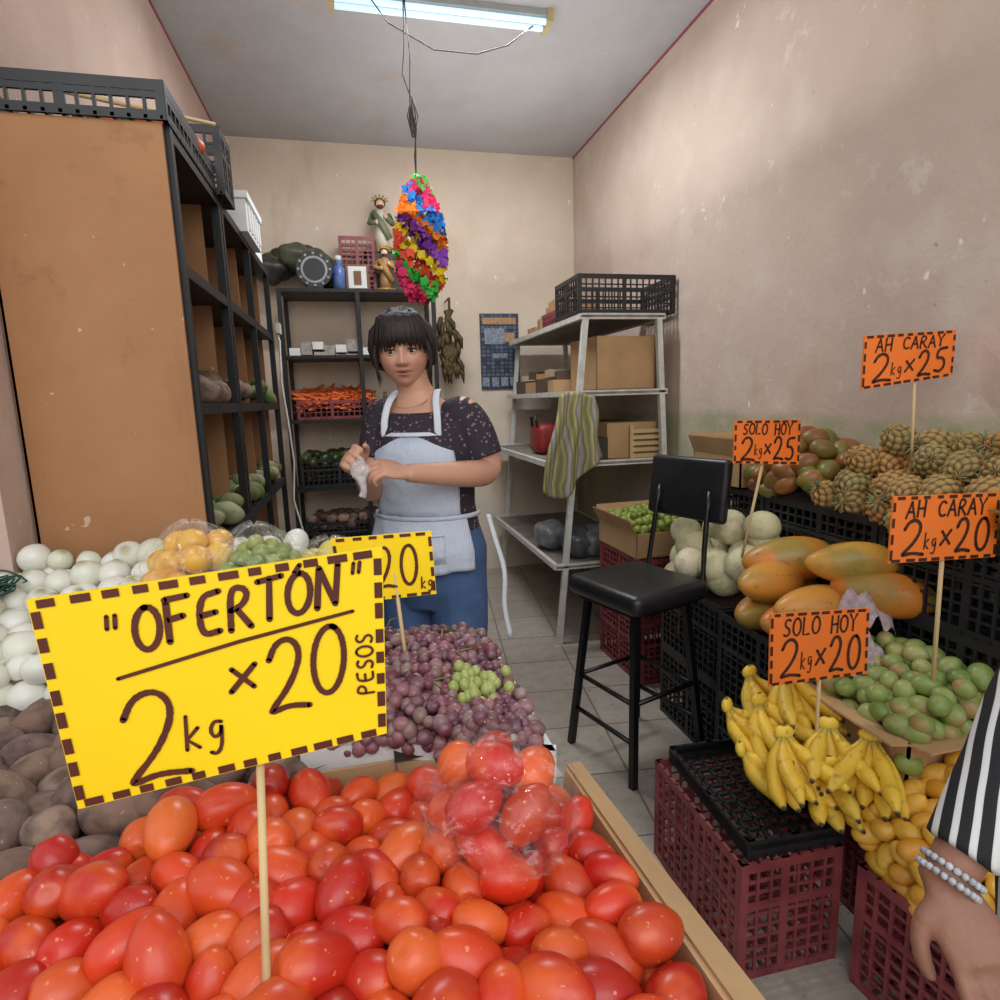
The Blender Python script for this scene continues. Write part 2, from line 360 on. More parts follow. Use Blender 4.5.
mb.build('flap',[CARD],e)
def hn(x,y,a=.012,k=9): return a*math.sin(x*k+1.3)*math.cos(y*k*1.2+.7)
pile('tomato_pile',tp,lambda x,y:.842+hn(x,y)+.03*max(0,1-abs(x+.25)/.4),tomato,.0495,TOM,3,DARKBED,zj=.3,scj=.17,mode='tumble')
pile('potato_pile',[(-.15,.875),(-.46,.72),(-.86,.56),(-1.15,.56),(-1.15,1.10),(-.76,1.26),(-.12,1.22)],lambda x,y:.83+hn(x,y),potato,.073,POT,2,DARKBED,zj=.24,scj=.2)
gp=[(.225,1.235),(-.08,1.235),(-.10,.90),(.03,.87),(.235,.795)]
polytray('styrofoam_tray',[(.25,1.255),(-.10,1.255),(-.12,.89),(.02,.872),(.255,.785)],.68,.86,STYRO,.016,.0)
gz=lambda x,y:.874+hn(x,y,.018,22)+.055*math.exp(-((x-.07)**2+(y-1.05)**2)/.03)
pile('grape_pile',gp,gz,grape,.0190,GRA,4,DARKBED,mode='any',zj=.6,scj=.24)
mb=MB()
for i in range(40):
    x=.165+random.gauss(0,.020); y=.945+random.gauss(0,.020); mb.add(grape[0],grape[1],TRS((x,y,gz(x,y)+.012+random.uniform(-.006,.006)),sc=(.88,.88,.88)),lp=grape[0])
mb.build('green_grape_cluster',[GRG])
mb=MB()
for i in range(12):
    x=.06+random.uniform(-.13,.13); y=1.05+random.uniform(-.13,.14); z=gz(x,y)+.012
    mb.tube([(x,y,z),(x+random.uniform(-.02,.02),y+.012,z+.012),(x+random.uniform(-.03,.03),y+.03,z+.008)],.0016,5)
mb.build('grape_stems',[pmat('stem_green',S(120,116,66),.7)])
oh=lambda x,y:.875+max(0,(y-1.2))*.44+hn(x,y)
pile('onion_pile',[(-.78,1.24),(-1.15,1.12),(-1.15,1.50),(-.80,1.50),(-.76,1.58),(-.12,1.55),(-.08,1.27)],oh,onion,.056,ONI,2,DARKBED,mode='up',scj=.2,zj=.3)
polytray('wooden_tray',[(-1.17,1.09),(-.76,1.25),(-.05,1.255),(-.05,1.52),(-1.17,1.52)],.68,.90,TABLEW,.012,0)
# ---------------------------------------------------------------- bags
def bag(name,c,d,contents,mat,nn,s,film_=FILM,seed=1,knot=.9,lim=.66):
    e=bpy.data.objects.new(name,None); bpy.context.collection.objects.link(e); rnd=random.Random(seed)
    mb=MB(); v,f=contents; lp=v/np.abs(v).max(0); P=[]; tries=0
    while len(P)<nn and tries<9000:
        tries+=1; q=np.array([rnd.uniform(-1,1) for _ in range(3)])
        if (q**2).sum()>lim: continue
        w=q*np.array(d)+np.array(c)
        if all(np.linalg.norm(w-p)>s for p in P): P.append(w)
    for p in P: mb.add(v,f,TRS(tuple(p),tuple(rnd.uniform(0,6) for _ in range(3))),lp=lp)
    mb.build('contents',[mat],e)
    sv,sf=sphere(72,48); sv=sv.copy()
    for i in range(len(sv)):
        x,y,z=sv[i]; a=math.atan2(y,x)
        k=1+.045*math.sin(a*7+z*5)+.03*math.sin(a*13-z*9)+.05*math.sin(z*8+a*2)+.02*math.sin(a*23+z*17)
        sv[i]*=k
        if knot and z>.72: sv[i][2]+=(z-.72)*knot; sv[i][:2]*=1-(z-.72)*1.0
        if z<-.75: sv[i][2]=max(sv[i][2],-.85)
    mb=MB(); mb.add(sv*np.array(d)*1.04+np.array(c),sf); mb.build('film',[film_],e); return e
bag('tomato_bag',(.130,.620,.925),(.088,.100,.062),tomato,TOM,18,.046,film('tomato_bag_film',.01,.14,.045,(1,.9,.88,1)),seed=3,knot=.3,lim=.50)
bag('yellow_guava_bag',(-.36,1.36,1.045),(.10,.085,.08),shape(.03,.032),ATA,26,.045,seed=4,knot=.7)
bag('tomatillo_bag',(-.225,1.31,1.035),(.10,.08,.08),shape(.018,.018,seg=12,n=8),LIM,90,.028,seed=5,knot=.9)
bag('yellow_guava_bag',(-.08,1.36,1.005),(.11,.08,.07),shape(.026,.03),fmat('guava_pale',[S(196,180,80),S(212,194,98)],rough=.4),34,.04,seed=6,knot=.5)
mb=MB()
for i in range(60):
    x=-.98+random.uniform(0,.22); y=1.42+random.uniform(-.06,.06); z=1.0+random.uniform(0,.03)
    mb.tube([(x+math.sin(t*1.3+i)*.05,y+math.cos(t+i*2)*.04,z+.012*math.sin(t*2+i)) for t in np.linspace(0,5,12)],.0022,4)
mb.build('green_mesh_sack',[pmat('green_net',S(24,74,62),.6)])
# ---------------------------------------------------------------- signs
G={'O':[[(.5+.5*math.cos(a),.5+.5*math.sin(a)) for a in np.linspace(1.6,1.6+6.4,16)]],
'0':[[(.5+.42*math.cos(a),.5+.5*math.sin(a)) for a in np.linspace(1.2,1.2+6.5,18)]],
'F':[[(.1,0),(.05,.95)],[(0,1),(.9,1)],[(.05,.52),(.7,.55)]],
'E':[[(.9,1),(.1,.95),(.1,.02),(.9,.05)],[(.1,.5),(.75,.52)]],
'R':[[(.1,0),(.1,1),(.6,1),(.85,.8),(.6,.55),(.12,.48)],[(.35,.5),(.95,0)]],
'T':[[(0,.97),(1,1)],[(.5,1),(.48,0)]],'N':[[(.05,0),(.1,1)],[(.1,1),(.85,.02)],[(.85,.02),(.92,1)]],
'2':[[(.05,.75),(.2,.97),(.5,1.02),(.72,.88),(.74,.65),(.5,.32),(.1,.04),(.12,.0),(.5,.06),(1,.0)]],
'5':[[(.85,1),(.2,.97),(.15,.56),(.5,.62),(.8,.45),(.8,.18),(.5,0),(.1,.08)]],
'k':[[(.1,0),(.15,1)],[(.75,.6),(.15,.3),(.8,0)]],
'g':[[(.8,.6),(.4,.66),(.15,.4),(.4,.15),(.75,.25),(.8,.6),(.8,-.1),(.5,-.35),(.15,-.25)]],
'x':[[(.1,.05),(.9,.9)],[(.1,.85),(.9,.1)]],
'P':[[(.1,0),(.1,1),(.7,.98),(.9,.75),(.6,.5),(.1,.5)]],
'S':[[(.85,.9),(.5,1),(.15,.8),(.3,.55),(.7,.45),(.85,.2),(.5,0),(.1,.1)]],
'L':[[(.1,1),(.1,0),(.85,.03)]],'H':[[(.1,0),(.1,1)],[(.9,0),(.9,1)],[(.1,.5),(.9,.52)]],
'Y':[[(.05,1),(.5,.55),(.95,1)],[(.5,.55),(.5,0)]],'A':[[(0,0),(.5,1)],[(.5,1),(1,0)],[(.2,.38),(.8,.38)]],
'C':[[(.9,.85),(.55,1),(.15,.75),(.12,.3),(.5,0),(.92,.12)]],'"':[[(.3,1),(.25,.7)],[(.7,1),(.65,.7)]],"'":[[(.6,1.25),(.4,1.1)]]}
INK=pmat('marker_ink',S(84,34,20),.5,var=.2)
INK2=pmat('marker_ink_dark',S(58,28,18),.5,var=.2)
def sign(name,corners,col,texts,stick,lw=.004,ink=INK,dash=.03):
    TL,TR,BR,BL=[Vector(c) for c in corners]; mb=MB()
    nrm=((TR-TL).cross(BL-TL)).normalized()
    if nrm.y>0: nrm=-nrm
    def P(u,v,o=0):
        a=TL.lerp(TR,u); b=BL.lerp(BR,u); return b.lerp(a,v)+nrm*o
    n=8; V=[];F=[]
    for o in (0,-.004):
        for i in range(n+1):
            for j in range(n+1): V.append(tuple(P(i/n,j/n,o)))
    K=(n+1)**2
    for i in range(n):
        for j in range(n):
            a=i*(n+1)+j; F.append((a,a+n+1,a+n+2,a+1)); F.append((K+a+1,K+a+n+2,K+a+n+1,K+a))
    bd=[i*(n+1) for i in range(n+1)]+[n*(n+1)+j for j in range(1,n+1)]+[i*(n+1)+n for i in range(n-1,-1,-1)]+[j for j in range(n-1,0,-1)]
    for a,b in zip(bd,bd[1:]+bd[:1]): F.append((a,b,K+b,K+a))
    mb.add(V,F,m=0,sm=False); lev=[.0010]
    def stroke(pts,w):
        lev[0]+=.000012; Q=[P(u,v,lev[0]) for u,v in pts]; L=[]; ns=len(Q)
        for i in range(ns):
            t=(Q[min(i+1,ns-1)]-Q[max(i-1,0)])
            if t.length<1e-9: t=Vector((1,0,0))
            t.normalize(); s=t.cross(nrm)*(w/2)*random.uniform(.9,1.1); L.append((Q[i]+s,Q[i]-s))
        V=[tuple(p) for ab in L for p in ab]; F=[(2*i,2*i+1,2*i+3,2*i+2) for i in range(len(L)-1)]
        mb.add(V,F,m=1,sm=False)
        for e in (Q[0],Q[-1]):
            c=[e+(TR-TL).normalized()*(math.cos(k*PI/4)*w*.48)+(TL-BL).normalized()*(math.sin(k*PI/4)*w*.48) for k in range(8)]
            mb.add([tuple(q) for q in c],[tuple(range(8))],m=1,sm=False)
    def smooth(p):
        if len(p)<4: return p
        for _ in range(3):
            q=[p[0]]
            for a,b in zip(p,p[1:]): q+=[(a[0]*.75+b[0]*.25,a[1]*.75+b[1]*.25),(a[0]*.25+b[0]*.75,a[1]*.25+b[1]*.75)]
            p=q+[p[-1]]
        return p
    for t in texts:
        st,u0,v0,u1,v1=t[:5]; w=t[5] if len(t)>5 else lw; tilt=t[6] if len(t)>6 else 0; vert=len(t)>7
        if st=='_': stroke([(u0,v0),((u0+u1)/2,(v0+v1)/2+.01),(u1,v1)],w); continue
        n=len(st)
        for i,ch in enumerate(st):
            if ch not in G: continue
            dy=random.uniform(-.04,.04)*(v1-v0)
            for pl in G[ch]:
                pts=[]
                for (a,b) in smooth(pl):
                    a=.10+a*.80+(b-.5)*.10
                    if vert: pts.append((u0+(1-b)*(u1-u0),v0+(v1-v0)*(i+a)/n))
                    else: pts.append((u0+(u1-u0)*(i+a)/n,v0+dy+b*(v1-v0)+tilt*(i+a)/n))
                stroke(pts,w)
    W=(TR-TL).length; H=(TL-BL).length
    def dashes(a,b,L):
        k=max(2,int(L/dash))
        for i in range(k):
            s0=(i+.12+random.uniform(-.08,.08))/k; s1=(i+.74+random.uniform(-.1,.1))/k
            q=[(a[0]+(b[0]-a[0])*s,a[1]+(b[1]-a[1])*s) for s in (s0,s1)]
            Q=[P(u,v,.0009) for u,v in q]; t=(Q[1]-Q[0]).normalized().cross(nrm)*lw*.58
            mb.add([tuple(Q[0]+t),tuple(Q[0]-t),tuple(Q[1]-t),tuple(Q[1]+t)],[(0,1,2,3)],m=1,sm=False)
    e=lw*.75/W; e2=lw*.75/H
    dashes((e,e2),(1-e,e2),W);dashes((e,1-e2),(1-e,1-e2),W);dashes((e,e2),(e,1-e2),H);dashes((1-e,e2),(1-e,1-e2),H)
    a,b,r=stick
    mb.tube([tuple(a),tuple(b)],r,6,m=2)
    return mb.build(name,[col,ink,WOOD])
YEL=pmat('yellow_card',S(252,214,6),.5,var=.05,scale=6)
ORA=pmat('orange_card',S(240,120,38),.5,var=.06,scale=6)
sign('price_sign',[(-.275,.55,1.229),(.014,.55,1.249),(.007,.55,1.064),(-.262,.55,1.036)],YEL,
 [('OFERTON',.25,.69,.87,.89,.0056,.06),("'",.68,.72,.78,.9,.0045,.05),('"',.165,.68,.235,.88,.0035),('"',.885,.78,.945,.95,.0035),('_',.19,.58,.90,.70,.0034),
  ('2',.14,.07,.39,.50,.0058),('kg',.34,.17,.48,.34,.0034),('x',.49,.40,.60,.54,.0050),('2',.60,.26,.77,.62,.0055),('0',.74,.29,.89,.64,.0055),('PESOS',.905,.24,.96,.58,.0024,0,1)],
 ((-.108,.452,.83),(-.112,.575,1.08),.0040),lw=.0062,dash=.024)
sign('price_sign',[(-.06,1.06,1.15),(.114,1.05,1.152),(.118,1.05,1.035),(-.05,1.06,1.03)],YEL,
 [('20',.38,.18,.86,.80,.006),('kg',.84,.12,.98,.3,.0028)],((.062,1.05,.84),(.045,1.057,1.08),.0035),lw=.005,dash=.026)
def orange(name,c,top,bot,stick):
    sign(name,c,ORA,[(top,.12,.68,.88,.92,.0056),('2',.08,.10,.34,.62,.0082),('kg',.30,.2,.43,.44,.0036),('x',.44,.22,.57,.48,.0066),(bot,.58,.12,.94,.62,.0082)],stick,lw=.0065,dash=.034,ink=INK2)
orange('price_sign',[(.930,1.19,.855),(1.215,1.19,.838),(1.222,1.19,.662),(.935,1.19,.668)],'SOLO HOY','20',((1.09,1.198,.40),(1.085,1.198,.72),.005))
orange('price_sign',[(1.155,1.09,1.14),(1.46,1.09,1.13),(1.465,1.09,.973),(1.155,1.09,.985)],'AH CARAY','20',((1.325,1.098,.60),(1.315,1.098,1.02),.005))
orange('price_sign',[(1.385,1.44,1.525),(1.700,1.44,1.54),(1.700,1.44,1.410),(1.385,1.44,1.377)],'AH CARAY','25',((1.59,1.448,1.12),(1.575,1.448,1.43),.004))
orange('price_sign',[(1.178,1.72,1.292),(1.425,1.72,1.285),(1.427,1.72,1.136),(1.178,1.72,1.153)],'SOLO HOY','25',((1.285,1.83,.72),(1.300,1.728,1.18),.005))
# ---------------------------------------------------------------- right side produce
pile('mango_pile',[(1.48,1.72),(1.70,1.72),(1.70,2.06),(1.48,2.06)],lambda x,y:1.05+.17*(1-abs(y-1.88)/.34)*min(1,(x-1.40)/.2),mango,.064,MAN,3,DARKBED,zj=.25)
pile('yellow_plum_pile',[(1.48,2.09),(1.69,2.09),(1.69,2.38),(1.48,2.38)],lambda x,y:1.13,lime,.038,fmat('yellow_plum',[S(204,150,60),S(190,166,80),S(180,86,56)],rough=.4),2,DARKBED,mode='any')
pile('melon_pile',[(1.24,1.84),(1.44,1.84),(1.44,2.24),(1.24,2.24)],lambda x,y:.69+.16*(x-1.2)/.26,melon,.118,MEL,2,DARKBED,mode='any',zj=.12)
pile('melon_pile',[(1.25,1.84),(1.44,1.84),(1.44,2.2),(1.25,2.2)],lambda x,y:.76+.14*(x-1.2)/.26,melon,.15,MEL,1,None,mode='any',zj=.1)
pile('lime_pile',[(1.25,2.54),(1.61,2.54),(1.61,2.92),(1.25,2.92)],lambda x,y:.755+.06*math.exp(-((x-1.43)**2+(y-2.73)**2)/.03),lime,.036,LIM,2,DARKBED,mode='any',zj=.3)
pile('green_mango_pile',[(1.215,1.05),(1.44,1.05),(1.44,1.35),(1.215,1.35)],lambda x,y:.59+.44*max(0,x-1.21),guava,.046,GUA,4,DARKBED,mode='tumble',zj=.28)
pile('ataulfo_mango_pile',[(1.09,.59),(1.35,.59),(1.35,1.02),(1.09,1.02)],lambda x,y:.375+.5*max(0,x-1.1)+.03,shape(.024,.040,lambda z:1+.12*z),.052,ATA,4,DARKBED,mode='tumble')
pile('carrot_pile',[(-.38,4.36),(.08,4.36),(.08,4.62),(-.38,4.62)],lambda x,y:1.405+.09*(y-4.36)/.26,carrot,.038,CAR,3,DARKBED)
def pineapple(mb,loc,rot,sc,r,leaves):
    sg,rn=48,40; v,f=sphere(sg,rn); v=v.copy()
    ph=np.arctan2(v[:,1],v[:,0]); z=v[:,2]
    h=np.abs(np.sin(ph*4+z*7.5))*np.abs(np.sin(ph*4-z*7.5))
    k=1+.10*h+.05*np.where(h>.75,1,0); lp=v.copy(); lp[:,0]=h
    v=v*k[:,None]*np.array([.052,.052,.068]); T=TRS(loc,rot,(sc,)*3)
    mb.add(v,f,T,0,r=r,lp=lp)
    for i in range(leaves):
        a=i*2.4; tl=.3+.7*(1-i/leaves); L=.035*random.uniform(.6,1.1)
        d=Vector((math.cos(a)*tl,math.sin(a)*tl,1)).normalized(); p0=Vector((0,0,.062))+Vector((math.cos(a),math.sin(a),0))*.008
        p1=p0+d*L*.5; p2=p0+d*L+Vector((math.cos(a),math.sin(a),-.3))*.015
        mb.tube([tuple(p0),tuple(p1),tuple(p2)],[.007,.006,.001],4,m=1,flat=.3,T=T)
m,nt,b=newmat('pineapple_skin')
l=N(nt,'ShaderNodeAttribute',attribute_name='lp'); a=N(nt,'ShaderNodeAttribute',attribute_name='rnd')
sp=nt.nodes.new('ShaderNodeSeparateXYZ'); nt.links.new(l.outputs['Vector'],sp.inputs[0])
c1=ramp(nt,a.outputs['Fac'],[(0,S(186,134,70)),(.5,S(170,134,76)),(1,S(146,138,80))])
c=mixc(nt,ramp(nt,sp.outputs[0],[(.05,0),(.5,1)]),S(74,56,36),c1); nt.links.new(c,b.inputs['Base Color']); b.inputs['Roughness'].default_value=.75
LEAF=pmat('pineapple_leaf',S(112,114,76),.6,var=.25,scale=20)
mb=MB()
for l in range(3):
    for (x,y) in pack([(1.50,.96),(1.66,.96),(1.66,1.67),(1.50,1.67)],.094):
        if l==2 and x<1.55: continue
        z=1.02+l*.07+(.05 if x>1.6 else 0)
        pineapple(mb,(x,y,z+random.uniform(-.015,.015)),(random.gauss(1.2,.35),random.uniform(-.3,.3),random.choice([2.0,-1.2,-1.6,2.4])+random.gauss(0,.3)),random.uniform(.86,1.0),random.random(),random.choice([0,0,8,10]))
mb.build('pineapple_pile',[m,LEAF])
m=fmat('papaya_skin',[S(216,138,48),S(196,108,40),S(206,152,62)],tip=S(136,138,66),tipr=(.6,1.1),mottle=S(140,130,58),mfac=.8,mscale=7,mr=(.46,.60),rough=.4,coat=.05,speck=(S(120,90,40),60))
pap=shape(.066,.135,lambda z:1+.12*z-.1*z*z,26,20)
mb=MB()
for (x,y,z,rz,rx,k) in [(1.27,1.66,.66,1.9,.1,1),(1.40,1.70,.70,1.4,0,1.05),(1.30,1.50,.67,1.6,.05,1),(1.42,1.49,.70,1.2,.1,.95),(1.285,1.45,.745,1.5,.0,.98),(1.36,1.66,.83,1.30,-.05,1.15),(1.43,1.36,.80,.9,.1,1.0),(1.26,1.62,.775,1.85,.1,1.05),(1.40,1.44,.87,1.15,0,1.0),(1.25,1.49,.69,1.7,.1,.95)]:
    mb.add(pap[0],pap[1],TRS((x,y,z),(PI/2+rx,0,rz),(k,k,k)),lp=pap[0]/np.array([.07,.07,.135]))
mb.build('papaya_pile',[m])
mb=MB()
for (x,y,z,s) in ((1.37,1.37,.815,1.1),(1.27,1.36,.735,.9),(1.31,1.30,.70,.9)):
    V=[];F=[];n=16
    for i in range(n+1):
        for j in range(n+1):
            u=i/n-.5;w_=j/n-.5; V.append((x+u*.13*s,y+w_*.11*s,z+.018*math.sin(u*17+w_*9)+.014*math.cos(w_*21+u*5)-.25*(u*u+w_*w_)*s))
    for i in range(n):
        for j in range(n): a=i*(n+1)+j; F.append((a,a+n+1,a+n+2,a+1))
    mb.add(V,F)
mb.build('crumpled_newspaper',[pmat('newsprint',S(184,164,168),.9,var=.25,scale=60,bmp=.3)])
# bananas
BAN=fmat('banana_skin',[S(230,186,52),S(238,200,70),S(222,176,48),S(214,190,76)],tip=S(60,44,24),tipr=(.90,.96),base=S(150,146,66),baser=(-1,-.72),mottle=S(150,104,40),mfac=.55,mscale=45,mr=(.58,.68),rough=.45)
def banana_hand(mb,loc,rz,tilt,n=7,L=.17,spread=1.1,roll=0):
    T=np.array(Matrix.Translation(loc)@Matrix.Rotation(rz,4,'Z')@Matrix.Rotation(tilt,4,'X')@Matrix.Rotation(roll,4,'Y'))
    mb.ell((0,.004,.004),(.028,.014,.020),10,6,T=T,r=.3)
    for row in range(2):
        k=n if row==0 else n-3
        for i in range(k):
            a=(i-(k-1)/2)/max(1,k-1)*spread; Lr=L*random.uniform(.92,1.05); bend=1.05+random.uniform(-.08,.08)
            pts=[];rad=[]; st=Lr/14; py=0;pz=0
            for j in range(15):
                t=j/14; pts.append((math.sin(a)*(abs(pz)+abs(py)*.45)+(i-(k-1)/2)*.006,-abs(py),pz))
                rad.append(.0205*((.34+.66*min(1,max(0,(t-.10)/.2))) if t<.3 else (1 if t<.76 else max(.2,1-(t-.76)/.24*.85))))
                th=-1.2+t*bend*1.3+row*.42-.1
                py+=st*math.cos(th); pz-=st*abs(math.sin(th))
            mb.tube(pts,rad,7,T=T)
mb=MB()
for (p,rz,tl,n_,L_,sp_) in [((1.06,1.43,.575),.3,.0,5,.19,1.0),((.95,1.37,.52),.75,-.1,5,.18,.9),((.995,1.20,.525),-.1,-.05,5,.19,.9),((1.115,1.19,.535),-.5,-.05,5,.19,1.0),((1.13,1.36,.60),-.2,0,5,.19,1.0),((1.02,1.33,.545),.2,0,5,.19,1.0),((1.165,1.11,.54),-.85,0,5,.19,.9),((.92,1.26,.46),.9,-.2,4,.15,.8),((1.07,1.13,.47),-.3,-.1,4,.16,.9)]:
    banana_hand(mb,p,rz,tl,n_,L_,sp_)
mb.build('banana_bunches',[BAN])
# ---------------------------------------------------------------- bar stool
VIN=pmat('black_vinyl',S(28,29,32),.36,var=.25,scale=20,bmp=.1,bscale=120); BST=pmat('black_enamel_steel',S(16,16,17),.35)
e=bpy.data.objects.new('bar_stool',None); bpy.context.collection.objects.link(e); e.location=(.980,2.01,0); e.rotation_euler=(0,0,math.radians(-72))
mb=MB(); pos=[(-.125,-.125),(.125,-.125),(.125,.125),(-.125,.125)]
for x,y in pos: mb.beam((x*1.42,y*1.42,0),(x,y,.63),.024)
for z,k in ((.30,1.22),(.16,1.32)):
    for i in range(4):
        a=pos[i];b_=pos[(i+1)%4]
        if z<.2 and i in(1,3): continue
        mb.tube([(a[0]*k,a[1]*k,z),(b_[0]*k,b_[1]*k,z)],.009,8)
for x in (-.14,.14):
    mb.tube([(x,.06,.625),(x,.17,.63),(x,.205,.70),(x*.95,.215,.80),(x*.9,.235,.95),(x*.88,.25,1.02)],.010,8)
mb.box((0,0,.625),(.30,.30,.02)); mb.build('frame',[BST],e)
def cushion(name,c,d,parent,mat,bev=.03):
    mb=MB(); mb.box((0,0,0),d); o=mb.build(name,[mat],parent); o.location=c
    m=o.modifiers.new('b','BEVEL'); m.width=bev; m.segments=4
    for p in o.data.polygons: p.use_smooth=True
    return o
cushion('seat',(0,0,.67),(.39,.37,.075),e,VIN)
o=cushion('backrest',(0,.27,1.02),(.38,.04,.24),e,VIN,.018); o.rotation_euler=(-.12,0,0)
# ---------------------------------------------------------------- left cabinet
m,nt,b=newmat('plywood'); f=ramp(nt,noise(nt,3,8,rough=.65),[(.3,0),(.7,1)]); c=mixc(nt,f,S(174,126,84),S(158,110,70)); f=ramp(nt,noise(nt,7,8,rough=.7),[(.58,0),(.68,.5)]); c=mixc(nt,f,c,S(130,90,58)); f=ramp(nt,noise(nt,22,3),[(.72,0),(.74,.8)]); c=mixc(nt,f,c,S(206,180,150))
f=ramp(nt,noise(nt,4,5,rough=.7,stretch=(1,1,.2)),[(.56,0),(.7,.4)]); c=mixc(nt,f,c,S(112,76,50)); nt.links.new(c,b.inputs['Base Color']); b.inputs['Roughness'].default_value=.7; PLY=m
mb=MB(); x0,x1,y0,y1,zt=-.785,-.400,1.66,3.32,2.04
mb.box(((x0+x1)/2,y0+.006,zt/2),(x1-x0,.012,zt),m=0)
mb.box((x0+.004,(y0+y1)/2,zt/2),(.006,y1-y0,zt),m=0)
for y in (2.21,2.77,3.31): mb.box(((x0+x1)/2-.02,y,zt/2),(x1-x0-.05,.008,zt),m=0)
for y in (1.69,2.2,2.24,2.75,3.30): mb.box((x1,y,zt/2),(.024,.024,zt),m=1)
for z in (.25,.65,1.0,1.38,1.72,2.03):
    mb.box(((x0+x1)/2,(y0+y1)/2+.01,z),(x1-x0-.01,y1-y0-.02,.016),m=1); mb.box((x1,(y0+y1)/2+.01,z),(.022,y1-y0-.02,.03),m=1)
mb.build('storage_shelf',[PLY,STEEL])
GRN=fmat('leafy_green',[S(80,104,50),S(116,124,70),S(92,78,50),S(156,154,118)],rough=.7,mottle=S(46,62,34),mscale=20)
for i,(y,z,mt,bs,s) in enumerate([(2.0,.66,GRN,potato,.07),(2.0,1.01,GRN,potato,.07),(2.5,1.01,GRN,mango,.07),(2.5,1.39,POT,potato,.08),(3.03,1.01,GRN,mango,.07),(3.03,.66,GRN,mango,.07),(2.0,1.39,POT,potato,.07),(3.03,1.39,GRN,potato,.07)]):
    pile('shelf_produce',[(-.72,y-.2),(-.42,y-.2),(-.42,y+.18),(-.72,y+.18)],lambda x,yy:z+.055,bs,s,mt,1,DARKBED,zj=.3)
crate(-.585,1.90,2.042,.40,.50,.085,BLACK,.0)
crate(-.56,2.24,2.042,.40,.16,.20,BLACK,.0)
mb=MB()
for i in range(9): mb.ell((-.52+random.uniform(-.1,.1),1.98+random.uniform(-.1,.1),2.11+random.uniform(0,.04)),(.05,.04,.03),m=0)
mb.tube([(-.7,1.8,2.16),(-.36,2.1,2.22)],.006,6,m=1)
mb.build('orange_net_bag',[pmat('orange_plastic',S(216,96,46),.5,var=.3,scale=30),WOOD])
mb=MB(); mb.box((-.52,2.74,2.10),(.32,.34,.12)); mb.box((-.52,2.74,2.17),(.34,.36,.025)); mb.box((-.55,3.1,2.08),(.30,.26,.08))
for i in range(5): mb.box((-.356,2.62+i*.06,2.10),(.006,.02,.09))
mb.build('styrofoam_cooler',[pmat('bright_styrofoam',S(238,240,240),.7,var=.03)])
mb=MB(); mb.tube([tuple(v) for v in [(-.37,3.24,1.75),(-.352,3.23,1.70),(-.36,3.22,1.5),(-.345,3.23,1.3),(-.33,3.2,1.1),(-.35,3.22,.9),(-.30,3.15,.7),(-.33,3.2,.4)]],.005,6); mb.box((-.355,3.25,1.76),(.02,.07,.05)); mb.build('power_cord',[WHITEM])
# ---------------------------------------------------------------- back shelf
mb=MB(); bx0,bx1,by0,by1=-.45,.56,4.30,4.70
for x in (bx0,.05,bx1):
    for y in (by0,by1): mb.box((x,y,1.07),(.028,.028,2.14),m=0)
for z in (.35,.80,1.27,1.70,2.13): mb.box(((bx0+bx1)/2,(by0+by1)/2,z),(bx1-bx0,by1-by0,.02),m=0)
mb.build('metal_shelf',[STEEL])
crate(-.15,4.50,1.281,.5,.34,.13,RED)
crate(-.15,4.50,.811,.52,.34,.20,BLACK); crate(-.15,4.50,.361,.52,.34,.20,BLACK); crate(.31,4.5,.811,.4,.34,.20,BLACK)
pile('poblano_pile',[(-.38,4.36),(.08,4.36),(.08,4.64),(-.38,4.64)],lambda x,y:1.02,mango,.07,fmat('dark_green_pepper',[S(48,60,32),S(74,82,44)],rough=.35),2,DARKBED)
pile('back_shelf_potato_pile',[(-.38,4.36),(.08,4.36),(.08,4.64),(-.38,4.64)],lambda x,y:.57,mango,.07,POT,2,DARKBED)  # potatoes on the back shelf, same skin as the front pile
pile('green_fruit_pile',[(.14,4.36),(.48,4.36),(.48,4.64),(.14,4.64)],lambda x,y:1.03,lime,.045,LIM,2,DARKBED)
mb=MB()
for i in range(12): mb.box((-.38+i*.075,4.42,1.735+.02*(i%3)),(.07,.2,.05+.03*(i%2)),m=i%2)
for i in range(5): mb.tube([(.12+i*.08,4.42,1.285),(.12+i*.08,4.42,1.40),(.12+i*.08,4.42,1.43),(.12+i*.08,4.42,1.46)],[.028,.028,.012,.012],10,m=2)
mb.build('packaged_goods',[STYRO,pmat('goods_grey',S(150,146,140),.6,var=.4,scale=30),pmat('bottle_dark',S(90,60,40),.3)])
mb=MB()
for i in range(8):
    v,f=lumpy(sphere(20,14),.12,4); mb.add(v*np.array([.13,.12,.09])+np.array([-.52+i*.06,4.52+random.uniform(-.04,.04),2.24+.14*math.sin((i+1)*.38)]),f,m=i%2)
mb.build('plastic_sack',[pmat('dark_sack',S(60,56,54),.4,var=.4,scale=9,bmp=.8,bscale=14),pmat('green_sack',S(78,82,62),.5,var=.4,scale=9,bmp=.8,bscale=14)])
crate(.07,4.56,2.141,.24,.2,.13,RED); crate(.07,4.56,2.275,.24,.2,.24,RED)
mb=MB(); mb.tube([(-.215,4.30,2.26),(-.215,4.34,2.26)],.115,32,sm=False); mb.tube([(-.215,4.297,2.26),(-.215,4.301,2.26)],.085,32,m=1,sm=False); mb.tube([(-.215,4.292,2.26),(-.215,4.298,2.26)],.07,32,m=0,sm=False)
for i in range(12):
    a=i*PI/6; mb.box((-.215+.1*math.cos(a),4.293,2.26+.1*math.sin(a)),(.014,.006,.014),m=1)
mb.box((-.215,4.33,2.15),(.10,.05,.02)); mb.build('round_clock',[BLACK,pmat('clock_gray',S(150,152,152),.4)])
